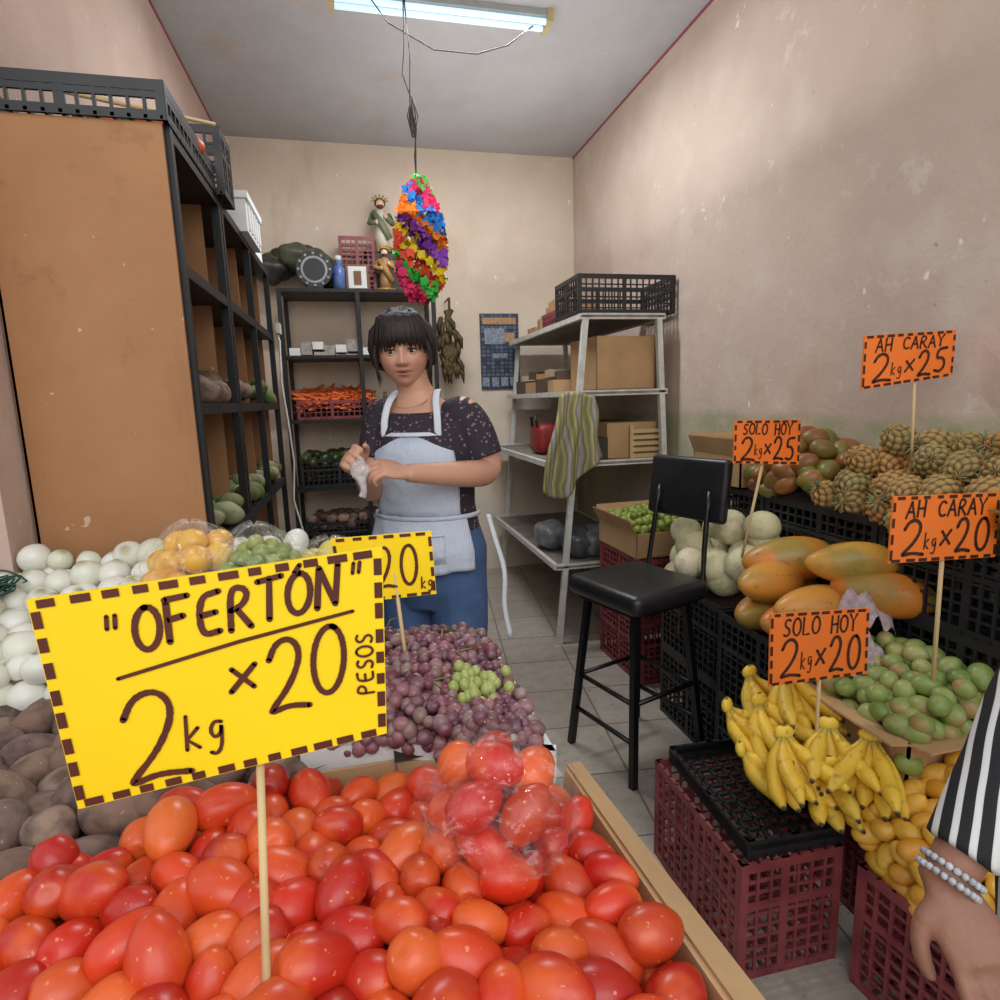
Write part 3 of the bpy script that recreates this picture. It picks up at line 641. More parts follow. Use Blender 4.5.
mb=MB(); mb.tube([(-.06,4.36,2.142),(-.06,4.36,2.27),(-.06,4.36,2.31),(-.06,4.36,2.33)],[.045,.045,.02,.02],16); mb.tube([(-.06,4.36,2.33),(-.06,4.36,2.36)],.022,12,m=1); mb.build('blue_bottle',[pmat('blue_plastic',S(40,70,150),.3,col2=S(120,150,200),scale=14,var=.1),STYRO])
mb=MB(); mb.box((.06,4.34,2.22),(.15,.015,.17)); mb.box((.06,4.331,2.22),(.12,.004,.14),m=1); mb.box((.06,4.328,2.215),(.05,.003,.09),m=2); mb.build('picture_frame',[TABLEW,STYRO,TABLEW])
def saint(name,x,y,z,s,cols,w=1.45):
    mb=MB(); q=s*w
    mb.tube([(x,y,z),(x,y,z+.03*s)],.10*q,16,m=2)
    mb.tube([(x,y,z+.03*s),(x,y,z+.15*s),(x,y,z+.28*s),(x,y,z+.38*s),(x,y,z+.44*s),(x,y,z+.47*s)],[.085*q,.078*q,.066*q,.075*q,.06*q,.02*q],16,m=0,flat=.75)
    mb.tube([(x,y,z+.44*s),(x,y,z+.5*s)],.02*q,10,m=1)
    mb.ell((x,y-.005*s,z+.53*s),(.036*q,.04*q,.05*s),m=1); mb.ell((x,y+.012*s,z+.54*s),(.046*q,.042*q,.056*s),m=3); mb.ell((x,y-.022*q,z+.495*s),(.026*q,.02*q,.03*s),m=3)
    for sx in (-1,1):
        mb.tube([(x+sx*.06*q,y,z+.41*s),(x+sx*.09*q,y-.02*q,z+.31*s),(x+sx*.04*q,y-.08*q,z+(.36 if sx>0 else .30)*s)],[.026*q,.024*q,.018*q],8,m=4); mb.ell((x+sx*.035*q,y-.085*q,z+(.365 if sx>0 else .30)*s),(.016*q,.016*q,.02*q),m=1)
    mb.tube([(x-.06*q,y-.05*q,z+.42*s),(x,y-.085*q,z+.28*s),(x+.06*q,y-.07*q,z+.12*s)],[.02*q,.03*q,.03*q],8,m=4)
    for i in range(7):
        a=i*PI/6; mb.tube([(x+.04*q*math.cos(a),y+.02*s,z+.57*s+.03*s*math.sin(a)),(x+.07*q*math.cos(a),y+.02*s,z+.57*s+.07*s*math.sin(a))],.006*q,5,m=2)
    return mb.build(name,cols)
GOLD=pmat('gold_paint',S(186,150,76),.35,.4); SK=pmat('statue_skin',S(224,184,156),.5); HR=pmat('statue_hair',S(70,44,28),.5)
mb=MB(); mb.box((.27,4.60,2.285),(.27,.18,.29)); mb.box((.27,4.60,2.435),(.30,.2,.02)); mb.build('wooden_niche',[pmat('dark_wood',S(60,42,34),.5)])
saint('saint_statue',.25,4.58,2.446,.60,[pmat('robe_white',S(206,200,180),.5),SK,GOLD,HR,pmat('robe_green',S(110,120,92),.5)])
saint('saint_statue',.25,4.40,2.142,.48,[pmat('robe_brown',S(170,130,88),.5),SK,GOLD,HR,pmat('robe_gold',S(180,140,80),.5)])
# ---------------------------------------------------------------- flower lei
mb=MB()
LE=fmat('lei_petals',[S(240,60,120),S(246,140,40),S(250,220,40),S(70,200,80),S(40,140,230),S(150,70,200),S(246,90,60)],rough=.6)
for i in range(760):
    t=random.random(); a=t*2*PI
    x=.342+math.sin(a)*.096*(1-.28*math.cos(a)); z=2.13+math.cos(a)*.25; y=3.0+random.uniform(-.05,.05)
    if i%3==0: x=.345+random.uniform(-.07,.07); z=2.10+random.uniform(-.22,.20)
    x+=random.uniform(-.02,.02); z+=random.uniform(-.018,.018)
    ang=[random.uniform(0,6.3) for _ in range(3)]; r0=.025; band=(int((z-1.86)/.55*8+(x-.34)*14+random.uniform(0,.8))*3%7)/6.
    V=[(0,0,.004)]+[(r0*math.cos(k*PI/5)*(1 if k%2 else .78),r0*math.sin(k*PI/5)*(1 if k%2 else .78),-.006 if k%2 else .005) for k in range(10)]
    mb.add(V,[(0,k+1,(k+1)%10+1) for k in range(10)],TRS((x,y,z),tuple(ang)),0,r=band)
mb.build('flower_lei',[LE])
mb=MB(); pts=[(.34,3.0,2.36),(.335,3.0,2.5),(.35,3.0,2.62),(.325,3.0,2.72),(.335,3.0,2.9),(.32,3.0,3.2)]
mb.tube(pts,.003,6); mb.tube([(.335,3.0,2.36),(.345,3.0,2.6),(.33,3.0,2.75),(.30,3.02,2.85),(.31,3.0,2.95),(.32,3.0,3.2)],.003,6)
for i in range(7): mb.tube([(.335+random.uniform(-.01,.01),3.0,2.58),(.335+random.uniform(-.04,.04),3.0,2.67),(.335,3.0,2.76)],.003,5)
mb.tube([(.15,3.04,3.19),(.25,3.03,3.06),(.45,3.03,2.97),(.65,3.03,2.97),(.8,3.03,3.02),(.93,3.04,3.12)],.003,6)
mb.build('hanging_wire',[pmat('wire',S(60,54,48),.9)])
e=bpy.data.objects.new('fluorescent_lamp',None); bpy.context.collection.objects.link(e)
mb=MB(); mb.box((.51,3.09,3.185),(1.0,.10,.028)); mb.box((.005,3.09,3.172),(.025,.12,.055),m=1); mb.box((1.015,3.09,3.172),(.025,.12,.055),m=1); mb.build('housing',[pmat('lamp_housing',S(150,154,152),.5),pmat('lamp_cap',S(180,160,112),.5)],e)
m,nt,b=newmat('tube_glow'); b.inputs['Base Color'].default_value=(.5,.6,.7,1); b.inputs['Emission Color'].default_value=(.62,.85,1,1); b.inputs['Emission Strength'].default_value=.9
mb=MB()
for y in (3.062,3.118): mb.tube([(.02,y,3.156),(1.0,y,3.156)],.013,12)
mb.build('tubes',[m],e)
# ---------------------------------------------------------------- calendar, dried bunch
m,nt,b=newmat('calendar_print'); tc=nt.nodes.new('ShaderNodeTexCoord'); br=nt.nodes.new('ShaderNodeTexBrick'); mp=nt.nodes.new('ShaderNodeMapping'); mp.inputs['Rotation'].default_value=(PI/2,0,0)
nt.links.new(tc.outputs['Object'],mp.inputs[0]); nt.links.new(mp.outputs[0],br.inputs[0]); br.inputs['Scale'].default_value=1; br.inputs['Brick Width'].default_value=.036; br.inputs['Row Height'].default_value=.03; br.inputs['Mortar Size'].default_value=.004; br.offset=0
br.inputs['Color1'].default_value=S(40,48,70); br.inputs['Color2'].default_value=S(96,110,130); br.inputs['Mortar'].default_value=S(34,38,54)
nt.links.new(br.outputs[0],b.inputs['Base Color'])
mb=MB(); mb.box((1.12,4.712,1.75),(.31,.008,.58)); mb.box((1.12,4.706,1.985),(.27,.004,.05),m=1); mb.box((1.08,4.706,1.87),(.16,.004,.12),m=2); mb.box((1.20,4.706,1.86),(.08,.004,.07),m=1)
for i in range(4): mb.box((1.0+i*.075,4.706,1.52),(.055,.004,.07),m=2)
mb.box((1.12,4.706,1.72),(.12,.004,.035),m=2)
mb.build('wall_calendar',[m,pmat('cal_orange',S(180,140,100),.6,var=.3,scale=60),pmat('cal_white',S(130,142,158),.6,var=.5,scale=60)])
mb=MB()
for i in range(46):
    a=random.uniform(-.5,.5); x=.69+random.uniform(-.07,.06); z=2.04-random.uniform(0,.42)
    mb.tube([(x,4.5,z),(x+a*.1,4.47,z-.06),(x+a*.13,4.48,z-.13)],[.018,.02,.004],6)
mb.tube([(.70,4.5,2.12),(.70,4.5,1.75)],.01,6); mb.tube([(.70,4.71,2.12),(.70,4.5,2.12)],.006,6); mb.build('dried_plantain_bunch',[pmat('dried_brown',S(52,42,24),.6,var=.4,scale=20,col2=S(100,82,38))])
# ---------------------------------------------------------------- rear right rack
mb=MB(); ry0,ry1=3.08,4.60
for (x,y) in ((1.20,ry0),(1.62,ry0),(1.24,ry1),(1.62,ry1)):
    xb=x-.17 if x<1.4 else x+.10
    mb.beam((xb,y,0),(x,y,1.80),.03)
for z,xa,xb in ((1.80,1.18,1.65),(1.40,1.15,1.67),(1.02,1.0,1.71),(.45,1.02,1.71)):
    mb.box(((xa+xb)/2,(ry0+ry1)/2,z),(xb-xa,ry1-ry0+.03,.012),m=1)
    for y in (ry0,ry1): mb.box(((xa+xb)/2,y,z),(xb-xa,.025,.03))
    for x in (xa,xb): mb.box((x,(ry0+ry1)/2,z),(.025,ry1-ry0,.03))
mb.build('steel_rack',[WHITEM,pmat('grey_board',S(130,122,112),.7,var=.3,scale=10)])
crate(1.445,3.28,1.817,.56,.38,.20,BLACK)
crate(1.40,3.80,1.817,.34,.3,.10,RED)
mb=MB()
for (x,y,z,w_,d_,h_) in ((1.33,4.2,1.84,.2,.16,.06),(1.38,3.8,1.94,.26,.22,.04),(1.35,4.0,1.86,.24,.16,.09),(1.36,3.82,1.98,.2,.16,.03)): mb.box((x,y,z),(w_,d_,h_),rz=random.uniform(-.2,.2))
mb.build('paper_stack',[pmat('brown_paper',S(178,140,100),.8,var=.3,scale=8)])
cbox('cardboard_box',1.46,3.34,1.416,.36,.36,.29,.05,(0,0,0,0))
mb=MB()
for i in range(4): mb.box((1.28,3.62+i*.24,1.45),(.20,.17,.08+.03*(i%2)),m=i%2,rz=.1*(i-1))
for i in range(5): mb.box((1.30,3.66+i*.18,1.52+.02*(i%2)),(.14,.12,.05),m=(i+1)%3,rz=.2*(i-1))
mb.build('stored_packages',[CARD,pmat('dark_package',S(90,72,60),.7),pmat('beige_package',S(190,176,150),.7)])
e=bpy.data.objects.new('red_handbag',None); bpy.context.collection.objects.link(e)
o=cushion('bag_body',(1.17,3.72,1.125),(.16,.24,.19),e,pmat('red_bag',S(140,36,36),.5,var=.3,bmp=.6,bscale=16),.045)
mb=MB(); mb.tube([(1.10,3.66,1.20),(1.09,3.67,1.27),(1.09,3.76,1.27),(1.10,3.78,1.20)],.009,6); mb.build('handle',[BLACK],e)
mb=MB()
for i in range(3): mb.box((1.52,3.3+i*.28,1.13),(.3,.22,.2),m=i%2)
mb.box((1.30,3.26,1.09),(.14,.16,.12),m=1)
for k in range(5):
    mb.box((1.60,3.17,1.04+k*.035),(.20,.012,.022),m=2)
for sx in (-1,1): mb.box((1.60+sx*.09,3.175,1.12),(.02,.02,.19),m=2)
mb.build('stored_boxes',[CARD,pmat('dark_box',S(60,50,44),.7),WOOD])
mb=MB()
for i in range(6):
    v,f=lumpy(sphere(20,14),.12,4); mb.add(v*np.array([.11,.13,.09])+np.array([1.12+.09*i,3.25+random.uniform(-.05,.3),.55]),f,m=i%2)
mb.build('plastic_bag',[pmat('grey_bag',S(120,122,126),.3,var=.3,scale=20,bmp=.8,bscale=20),pmat('grey_bag2',S(80,84,90),.3,var=.3,scale=20,bmp=.8,bscale=20)])
m,nt,b=newmat('striped_towel'); w=nt.nodes.new('ShaderNodeTexWave'); w.inputs['Scale'].default_value=4; w.inputs['Distortion'].default_value=3; tc=nt.nodes.new('ShaderNodeTexCoord'); nt.links.new(tc.outputs['Object'],w.inputs['Vector'])
c=ramp(nt,w.outputs['Fac'],[(0,S(132,128,96)),(.35,S(190,180,104)),(.5,S(150,140,108)),(.7,S(112,116,112)),(1,S(168,160,148))]); nt.links.new(c,b.inputs['Base Color']); b.inputs['Roughness'].default_value=.9
V=[];F=[];nu,nv=48,26
for i in range(nu+1):
    for j in range(nv+1):
        u=i/nu;t=j/nv; wdt=.15+.14*t; V.append((1.12+(u-.5)*wdt*1.25-.03*t+.01*math.sin(t*7),3.030-.03*math.sin(u*15+t*2)*(.35+t)-.02,1.41-t*(.44+.12*math.sin(u*4+.5))-.09*(u-.4)**2))
for i in range(nu):
    for j in range(nv): a=i*(nv+1)+j; F.append((a,a+nv+1,a+nv+2,a+1))
mb=MB(); mb.add(V,F); o=mb.build('towel',[m]); md=o.modifiers.new('s','SOLIDIFY'); md.thickness=.006
# ---------------------------------------------------------------- people
SKIN=pmat('skin',S(198,148,122),.5,var=.05,scale=10)
def gauss2(x,z,cx,cz,sx,sz): return np.exp(-((x-cx)/sx)**2-((z-cz)/sz)**2)
def make_head(parent,loc,rot,k=1.0,skin=S(202,152,126),sk=None):
    e=bpy.data.objects.new('head',None); bpy.context.collection.objects.link(e); e.parent=parent; e.location=loc; e.rotation_euler=rot; e.scale=(k,k,k)
    v,f=sphere(170,130); v=v.copy(); x,y,z=v[:,0].copy(),v[:,1].copy(),v[:,2].copy()
    lo=np.clip(-z,0,1)
    X=x*.077*(1-.24*lo**1.8); Z=z*.113; Y=y*.090
    Y=np.where(y>0,Y*(1-.35*lo),Y*(1-.06*lo))-.004*lo
    fr=np.clip(-y,0,1)**.5*(y<0)
    d=-.021*gauss2(X,Z,0,-.024,.012,.012)-.009*gauss2(X,Z,0,-.004,.008,.022)-.008*gauss2(np.abs(X),Z,.013,-.029,.007,.007)
    d+=.011*gauss2(np.abs(X),Z,.031,.006,.016,.012)-.006*gauss2(np.abs(X),Z,.040,-.032,.020,.020)-.005*gauss2(X,Z,0,.03,.05,.010)
    d+=-.009*gauss2(X,Z,0,-.051,.017,.0055)-.009*gauss2(X,Z,0,-.064,.014,.006)+.006*gauss2(X,Z,0,-.0575,.02,.0025)-.010*gauss2(X,Z,0,-.092,.020,.014)
    Y=Y+d*fr
    col=np.tile(np.array(skin),(len(v),1))
    def paint(w,c):
        w=np.clip(w*fr,0,1)[:,None]; col[:]=col*(1-w)+np.array(c)*w
    paint(.35*gauss2(np.abs(X),Z,.042,-.03,.016,.014),S(206,122,102))
    paint(1.6*gauss2(X,Z,0,-.051,.019,.0045),S(160,88,82)); paint(1.6*gauss2(X,Z,0,-.064,.016,.0055),S(172,98,90)); paint(1.2*gauss2(X,Z,0,-.0575,.021,.0018),S(86,38,36))
    paint(1.6*gauss2(np.abs(X),Z,.032,.025,.018,.0040),S(36,22,18)); paint(.6*gauss2(np.abs(X),Z,.031,.010,.017,.009),S(120,76,62)); paint(.9*gauss2(np.abs(X),Z,.008,-.036,.004,.0025),S(90,50,42))
    paint(.4*gauss2(np.abs(X),Z,.015,-.030,.003,.010),S(150,98,80)); paint(.3*gauss2(X,Z,0,-.075,.016,.004),S(130,84,70))
    mb=MB(); mb.add(np.stack([X,Y,Z],1),f,col=col)
    mb.build('face',[colmat('face_skin',.5)],e)
    mb=MB()
    for sx in (-1,1):
        mb.ell((sx*.031,-.0715,.005),(.0135,.0105,.0068),20,12,m=0); mb.ell((sx*.031-.0010,-.0805,.0045),(.0060,.0032,.0058),14,8,m=1)
        mb.tube([(sx*.016,-.076,.006),(sx*.023,-.0815,.0112),(sx*.032,-.083,.0125),(sx*.040,-.080,.0105),(sx*.046,-.074,.006)],[.0014,.0026,.0028,.0024,.0016],6,m=1)
        mb.tube([(sx*.018,-.077,.012),(sx*.025,-.081,.0155),(sx*.033,-.082,.016),(sx*.041,-.079,.014),(sx*.047,-.073,.010)],[.002,.0036,.004,.003,.002],6,m=2)
        mb.tube([(sx*.018,-.078,.0005),(sx*.026,-.0815,-.0025),(sx*.035,-.081,-.003),(sx*.044,-.076,.001)],[.0012,.0022,.0022,.0012],6,m=2)
    mb.build('eyes',[pmat('eye_white',S(200,192,186),.3,var=.02),pmat('iris',S(30,18,14),.2),sk or SKIN],e)
    mb=MB()
    for sx in (-1,1):
        mb.ell((sx*.077,.008,-.008),(.008,.017,.030),14,10,m=0); mb.ell((sx*.081,.004,-.008),(.004,.009,.018),10,8,m=0); mb.tube([(sx*.082,.0,-.034),(sx*.082,.0,-.045)],.003,6,m=1)
    mb.build('ears',[sk or SKIN,GOLD],e)
    return e
HAIR=pmat('dark_hair',S(36,26,23),.62,var=.35,scale=60,stretch=(1,1,.2),bmp=.3,bscale=120)
def make_hair(e,tail=True):
    v,f=sphere(64,48); keep=[]
    for q in f:
        c=v[list(q)].mean(0)
        if c[2]<-.45 : continue
        if c[1]<-.25 and c[2]<.62 and abs(c[0])<.86: continue
        if c[1]<.10 and c[2]<-.05: continue
        keep.append(q)
    x,y,z=v[:,0],v[:,1],v[:,2]
    vv=v*np.array([.091,.109,.124])+np.array([0,.006,.004])
    k=1+.02*np.sin(np.arctan2(x,y)*22)+.02*np.sin(np.arctan2(x,z)*17)
    mb=MB(); mb.add(vv*k[:,None],keep)
    for i in range(42):
        t=(i/41-.5)*2; x0=t*.045; x1=t*.076+random.gauss(0,.003); zb=.024-abs(t)**2*.03+random.uniform(-.010,.010)
        yb=-.096*math.sqrt(max(0.05,1-(x1/.090)**2))
        mb.tube([(x0*.6,.04,.114-abs(t)*.004),(x0,-.02,.116-abs(t)*.008),(x0+(x1-x0)*.35,-.066,.108-abs(t)*.008),(x0+(x1-x0)*.7,yb*.93-.008,.080),(x1,yb-.007,.05),(x1*1.02,yb-.003,zb)],[.008,.011,.011,.0095,.0065,.0012],6,flat=.6)
    for sx in (-1,1):
        for i in range(9):
            u=i/8; mb.tube([(sx*.03,-.03+u*.05,.116),(sx*.080,-.045+u*.07,.06),(sx*.091,-.03+u*.07,.01),(sx*.087,.0+u*.06,-.04),(sx*.04,.07,-.075)],[.008,.013,.013,.012,.006],6)
        for k_ in range(3): mb.tube([(sx*.066,-.062+k_*.004,.055),(sx*(.078+.003*k_),-.055,.0),(sx*(.079+.002*k_),-.048,-.05),(sx*(.070+.004*k_),-.045,-.085-.008*k_)],[.006,.005,.003,.001],6)
    if tail:
        for i in range(16):
            a=i*.4; r0=.018; mb.tube([(r0*math.cos(a),.085+r0*math.sin(a)*.6,-.055),(r0*1.3*math.cos(a)+.01,.115,-.10),(r0*1.5*math.cos(a)+.02,.12+.01*math.sin(a),-.17),(r0*.6*math.cos(a)+.02,.115,-.25)],[.008,.011,.010,.002],6)
        mb.ell((0,.088,-.06),(.022,.02,.014))
    mb.build('hair',[HAIR],e)
def loft(mb,secs,seg=40,m=0,a0=0,a1=2*PI,closed=True,T=None):
    V=[];F=[];n=len(secs); full=abs(a1-a0-2*PI)<1e-6; k=seg if full else seg+1
    for sc in secs:
        cx,cy,cz,a,b=sc[:5]; tl=sc[5] if len(sc)>5 else 0
        for j in range(k):
            t=a0+(a1-a0)*j/seg; c,s=math.cos(t),math.sin(t)
            V.append((cx+a*c,cy+b*s,cz+tl*s))
    for i in range(n-1):
        for j in range(seg):
            j2=(j+1)%k if full else j+1; F.append((i*k+j,i*k+j2,(i+1)*k+j2,(i+1)*k+j))
    if full and closed:
        V.append(tuple(secs[0][:3])); V.append(tuple(secs[-1][:3])); e=len(V)-2
        F+=[(e,(j+1)%k,j) for j in range(k)]+[(e+1,(n-1)*k+j,(n-1)*k+(j+1)%k) for j in range(k)]
    mb.add(V,F,m=m)
def spline(P,n=6):
    P=[Vector(p) for p in P]; out=[]; Q=[P[0]]+P+[P[-1]]
    for i in range(1,len(Q)-2):
        for j in range(n):
            t=j/n; a,b,c,d=Q[i-1],Q[i],Q[i+1],Q[i+2]
            out.append(.5*((2*b)+(c-a)*t+(2*a-5*b+4*c-d)*t*t+(3*b-a-3*c+d)*t**3))
    out.append(P[-1]); return out
def limb(mb,P,R,seg=20,m=0,flat=1.):
    Q=spline([(*p,) for p in P]); R2=[v.x for v in spline([(r,0,0) for r in R])]; mb.tube([tuple(q) for q in Q],R2,seg,m,flat=flat)
def hand(mb,w,d,nrm,side,curl=.9,k=1.,m=0):
    w=Vector(w); d=Vector(d).normalized(); nrm=Vector(nrm); nrm=(nrm-d*nrm.dot(d)).normalized(); s=d.cross(nrm)*side
    pts=[w-d*.02*k,w,w+d*.025*k,w+d*.055*k,w+d*.082*k]; wd=[.024,.025,.034,.040,.037]
    V=[];F=[];sg=16
    for p,a in zip(pts,wd):
        for j in range(sg):
            t=2*PI*j/sg; V.append(tuple(p+s*(math.cos(t)*a*k)+nrm*(math.sin(t)*.0145*k*(1.3 if a<.03 else 1))))
    for i in range(4):
        for j in range(sg): F.append((i*sg+j,i*sg+(j+1)%sg,(i+1)*sg+(j+1)%sg,(i+1)*sg+j))
    V+=[tuple(pts[0]),tuple(pts[-1]+d*.006)]; F+=[(5*sg,(j+1)%sg,j) for j in range(sg)]+[(5*sg+1,4*sg+j,4*sg+(j+1)%sg) for j in range(sg)]
    mb.add(V,F,m=m)
    for i,(off,L) in enumerate(((.029,.070),(.0098,.078),(-.0098,.073),(-.028,.058))):
        p=w+d*(.076*k)+s*(off*k); c=curl*(1+.12*i); dd=(d+s*(off*3)).normalized(); P=[p-d*.02*k]; ang=.15*c
        P.append(p)
        for seg_,fr in enumerate((.45,.30,.25)):
            ang+=c*(.55 if seg_ else .35); q=dd*math.cos(ang)-nrm*math.sin(ang); p=p+q*(L*fr*k); P.append(p)
        mb.tube([tuple(q) for q in spline(P,3)],[.0088*k]*7+[.0083*k]*3+[.0078*k]*2+[.0065*k],10,m)
    p=w+d*.02*k+s*.020*k; q1=p+(d*.55+s*.75-nrm*.25).normalized()*.034*k; q2=q1+(d*.85+s*.25-nrm*.4).normalized()*.030*k; q3=q2+(d*.9-s*.1-nrm*.45).normalized()*.024*k
    mb.tube([tuple(q) for q in spline([p-s*.008,p,q1,q2,q3],3)],[.014*k]*3+[.0125*k]*3+[.0105*k]*4+[.009*k]*2+[.007*k],10,m)
def remesh(o,vs,sm=4):
    r=o.modifiers.new('r','REMESH'); r.mode='VOXEL'; r.voxel_size=vs; r.use_smooth_shade=True
    if sm: s=o.modifiers.new('s','SMOOTH'); s.factor=.5; s.iterations=sm
def to_local(C,th,p):
    x,y=p[0]-C[0],p[1]-C[1]; c,s=math.cos(th),math.sin(th); return (c*x+s*y,-s*x+c*y,p[2])
C=(.200,1.90); th=math.radians(-27)
W=bpy.data.objects.new('woman_shopkeeper',None); bpy.context.collection.objects.link(W); W.location=(C[0],C[1],0); W.rotation_euler=(0,0,th)
Lc=lambda p:to_local(C,th,p)
torso=[(0,.0,.79,.12,.09),(0,0,.84,.150,.105),(0,0,.90,.165,.115),(0,.0,.98,.156,.108),(0,0,1.06,.142,.102),(-.002,-.005,1.15,.148,.110),(-.004,-.010,1.23,.152,.116),(-.006,-.002,1.30,.148,.098),(-.010,.004,1.345,.122,.076),(-.014,.004,1.382,.084,.062),(-.018,0,1.41,.058,.054),(-.024,-.012,1.44,.051,.051),(-.034,-.030,1.50,.049,.051)]
shR=(.134,.0,1.338); shL=(-.140,.0,1.338)
elR=Lc((.380,1.815,1.168)); wrR=Lc((.120,1.625,1.192)); hdR=Lc((.042,1.60,1.215))
elL=Lc((.03,1.90,1.12)); wrL=Lc((.0,1.70,1.20)); hdL=Lc((-.04,1.64,1.25))
mb=MB(); loft(mb,torso)
mR=tuple(Vector(elR).lerp(Vector(wrR),.35)+Vector((.02,-.035,-.006)))
limb(mb,[(.09,.0,1.33),shR,tuple((Vector(shR)+Vector(elR))/2+Vector((.014,0,0))),elR,mR,wrR],[.048,.054,.050,.042,.039,.025])
limb(mb,[(-.10,.0,1.33),shL,tuple((Vector(shL)+Vector(elL))/2),elL,tuple(Vector(elL).lerp(Vector(wrL),.4)),wrL],[.048,.052,.046,.040,.036,.025])
hand(mb,wrR,Vector(hdR)-Vector(wrR),(.1,-.55,.8),1,1.15,.92); hand(mb,wrL,Vector(hdL)-Vector(wrL),(-.6,-.35,.6),-1,1.2,.92)
for sx in (-1,1):
    limb(mb,[(sx*.085,0,.86),(sx*.09,-.005,.65),(sx*.088,-.01,.46),(sx*.086,.01,.28),(sx*.085,.0,.09)],[.075,.070,.056,.050,.034])
o=mb.build('body',[SKIN],W); remesh(o,.0042,3)
m,nt,b=newmat('floral_shirt'); vo=nt.nodes.new('ShaderNodeTexVoronoi'); vo.inputs['Scale'].default_value=62; tc=nt.nodes.new('ShaderNodeTexCoord'); nt.links.new(tc.outputs['Object'],vo.inputs[0])
c=mixc(nt,ramp(nt,vo.outputs['Distance'],[(.18,1),(.28,0)]),S(44,38,48),S(138,104,108)); nt.links.new(c,b.inputs['Base Color']); b.inputs['Roughness'].default_value=.85
mb=MB(); g=.012
loft(mb,[(s[0],s[1],s[2],s[3]+g,s[4]+g) for s in torso[3:8]]+[(-.010,.006,1.345,.132,.088),(-.014,.008,1.372,.100,.074,.024)])
sl=Vector(shR).lerp(Vector(elR),.70); limb(mb,[(.08,.0,1.325),tuple(Vector(shR)-Vector((.008,0,0))),tuple(Vector(shR).lerp(Vector(elR),.3)+Vector((.010,0,0))),tuple(sl+Vector((.010,0,-.012)))],[.052,.057,.060,.060])
sl=Vector(shL).lerp(Vector(elL),.62); limb(mb,[(-.08,.0,1.325),tuple(Vector(shL)+Vector((.008,0,0))),tuple(Vector(shL).lerp(Vector(elL),.3)),tuple(sl)],[.052,.058,.060,.058])
o=mb.build('shirt',[m],W); remesh(o,.005,3)
JEAN=pmat('denim',S(66,92,132),.85,var=.2,scale=14,bmp=.15,bscale=200)
mb=MB(); loft(mb,[(0,0,.73,.13,.095),(0,.004,.79,.172,.122),(0,.004,.84,.184,.132),(0,.008,.92,.186,.134),(0,.003,.99,.166,.120),(0,0,1.01,.160,.115)])
for sx in (-1,1): limb(mb,[(sx*.088,0,.86),(sx*.092,-.005,.65),(sx*.09,-.01,.46),(sx*.087,.01,.28),(sx*.085,.0,.10)],[.097,.092,.070,.062,.050])
o=mb.build('jeans',[JEAN],W); remesh(o,.007,4)
mb=MB()
for sx in (-1,1): mb.ell((sx*.088,-.05,.045),(.045,.12,.045),16,10)
mb.build('shoes',[BLACK],W)
m,nt,b=newmat('apron_cotton'); w=nt.nodes.new('ShaderNodeTexWave'); w.inputs['Scale'].default_value=55; tc=nt.nodes.new('ShaderNodeTexCoord'); nt.links.new(tc.outputs['Object'],w.inputs['Vector'])
c=ramp(nt,w.outputs['Fac'],[(0,S(180,188,206)),(1,S(198,204,218))]); nt.links.new(c,b.inputs['Base Color']); b.inputs['Roughness'].default_value=.85; bump(nt,b,noise(nt,16,4),.6,.02); APR=m
APW=pmat('apron_trim',S(208,212,220),.85,var=.04)
mb=MB(); f0=-PI/2
def arc(secs,half,m=0): loft(mb,secs,30,m,f0-half,f0+half)
arc([(-.005,-.004,1.285,.130,.113),(-.004,-.010,1.23,.160,.137),(0,-.008,1.15,.168,.134),(0,-.004,1.06,.164,.128),(0,-.002,1.03,.165,.126)],.95)
V=[];F=[];seg=70;rows=16
for i in range(rows+1):
    t=i/rows; z=1.035-t*.175; a=.166+.030*min(1,t*1.6); b_=.128+.036*min(1,t*1.6)
    for j in range(seg+1):
        an=f0-1.7+2.75*j/seg; k=1+.035*t*math.sin(an*9)+.02*t*math.sin(an*17+1)
        V.append((a*k*math.cos(an),.002+b_*k*math.sin(an),z-.012*math.sin(an*2)*t))
for i in range(rows):
    for j in range(seg): q=i*(seg+1)+j; F.append((q,q+seg+1,q+seg+2,q+1))
mb.add(V,F)
arc([(0,-.002,.985,.188,.156),(0,0,.905,.206,.174)],.55,0)
arc([(0,-.003,.990,.190,.158),(0,-.003,.984,.190,.158)],.55,1)
loft(mb,[(0,-.002,1.040,.171,.133),(0,-.002,1.026,.171,.133)],40,0,f0-1.7,f0+1.75)
arc([(-.005,-.004,1.292,.132,.115),(-.005,-.006,1.282,.138,.121)],.97,1)
o=mb.build('apron',[APR,APW],W); md=o.modifiers.new('s','SOLIDIFY'); md.thickness=.004; md.offset=1
mb=MB()
for sx in (-1,1):
    mb.tube([tuple(q) for q in spline([(sx*.085-.005,-.098,1.28),(sx*.084-.006,-.092,1.33),(sx*.074-.01,-.058,1.388),(sx*.062-.014,.01,1.416),(sx*.052-.014,.06,1.385)],5)],.011,8,flat=.25,up=(0,0,1))
P=spline([Lc((.383,1.84,1.02)),Lc((.395,1.80,.95)),Lc((.415,1.77,.85)),Lc((.41,1.76,.74)),Lc((.425,1.75,.64))],4); mb.tube([tuple(q) for q in P],.009,6,flat=.4)
mb.build('apron_straps',[APW],W)
hd=make_head(W,(-.034,-.052,1.536),(.19,-.04,math.radians(18)),.98); make_hair(hd)
mb=MB(); mb.tube([(-.02+.052*math.cos(a),-.028+.054*math.sin(a)-.014,1.412-.024*(1-math.sin(a))) for a in np.linspace(-PI,0,20)],.0016,5); mb.build('necklace',[GOLD],W)
mid=(Vector(hdR)+Vector(hdL))/2
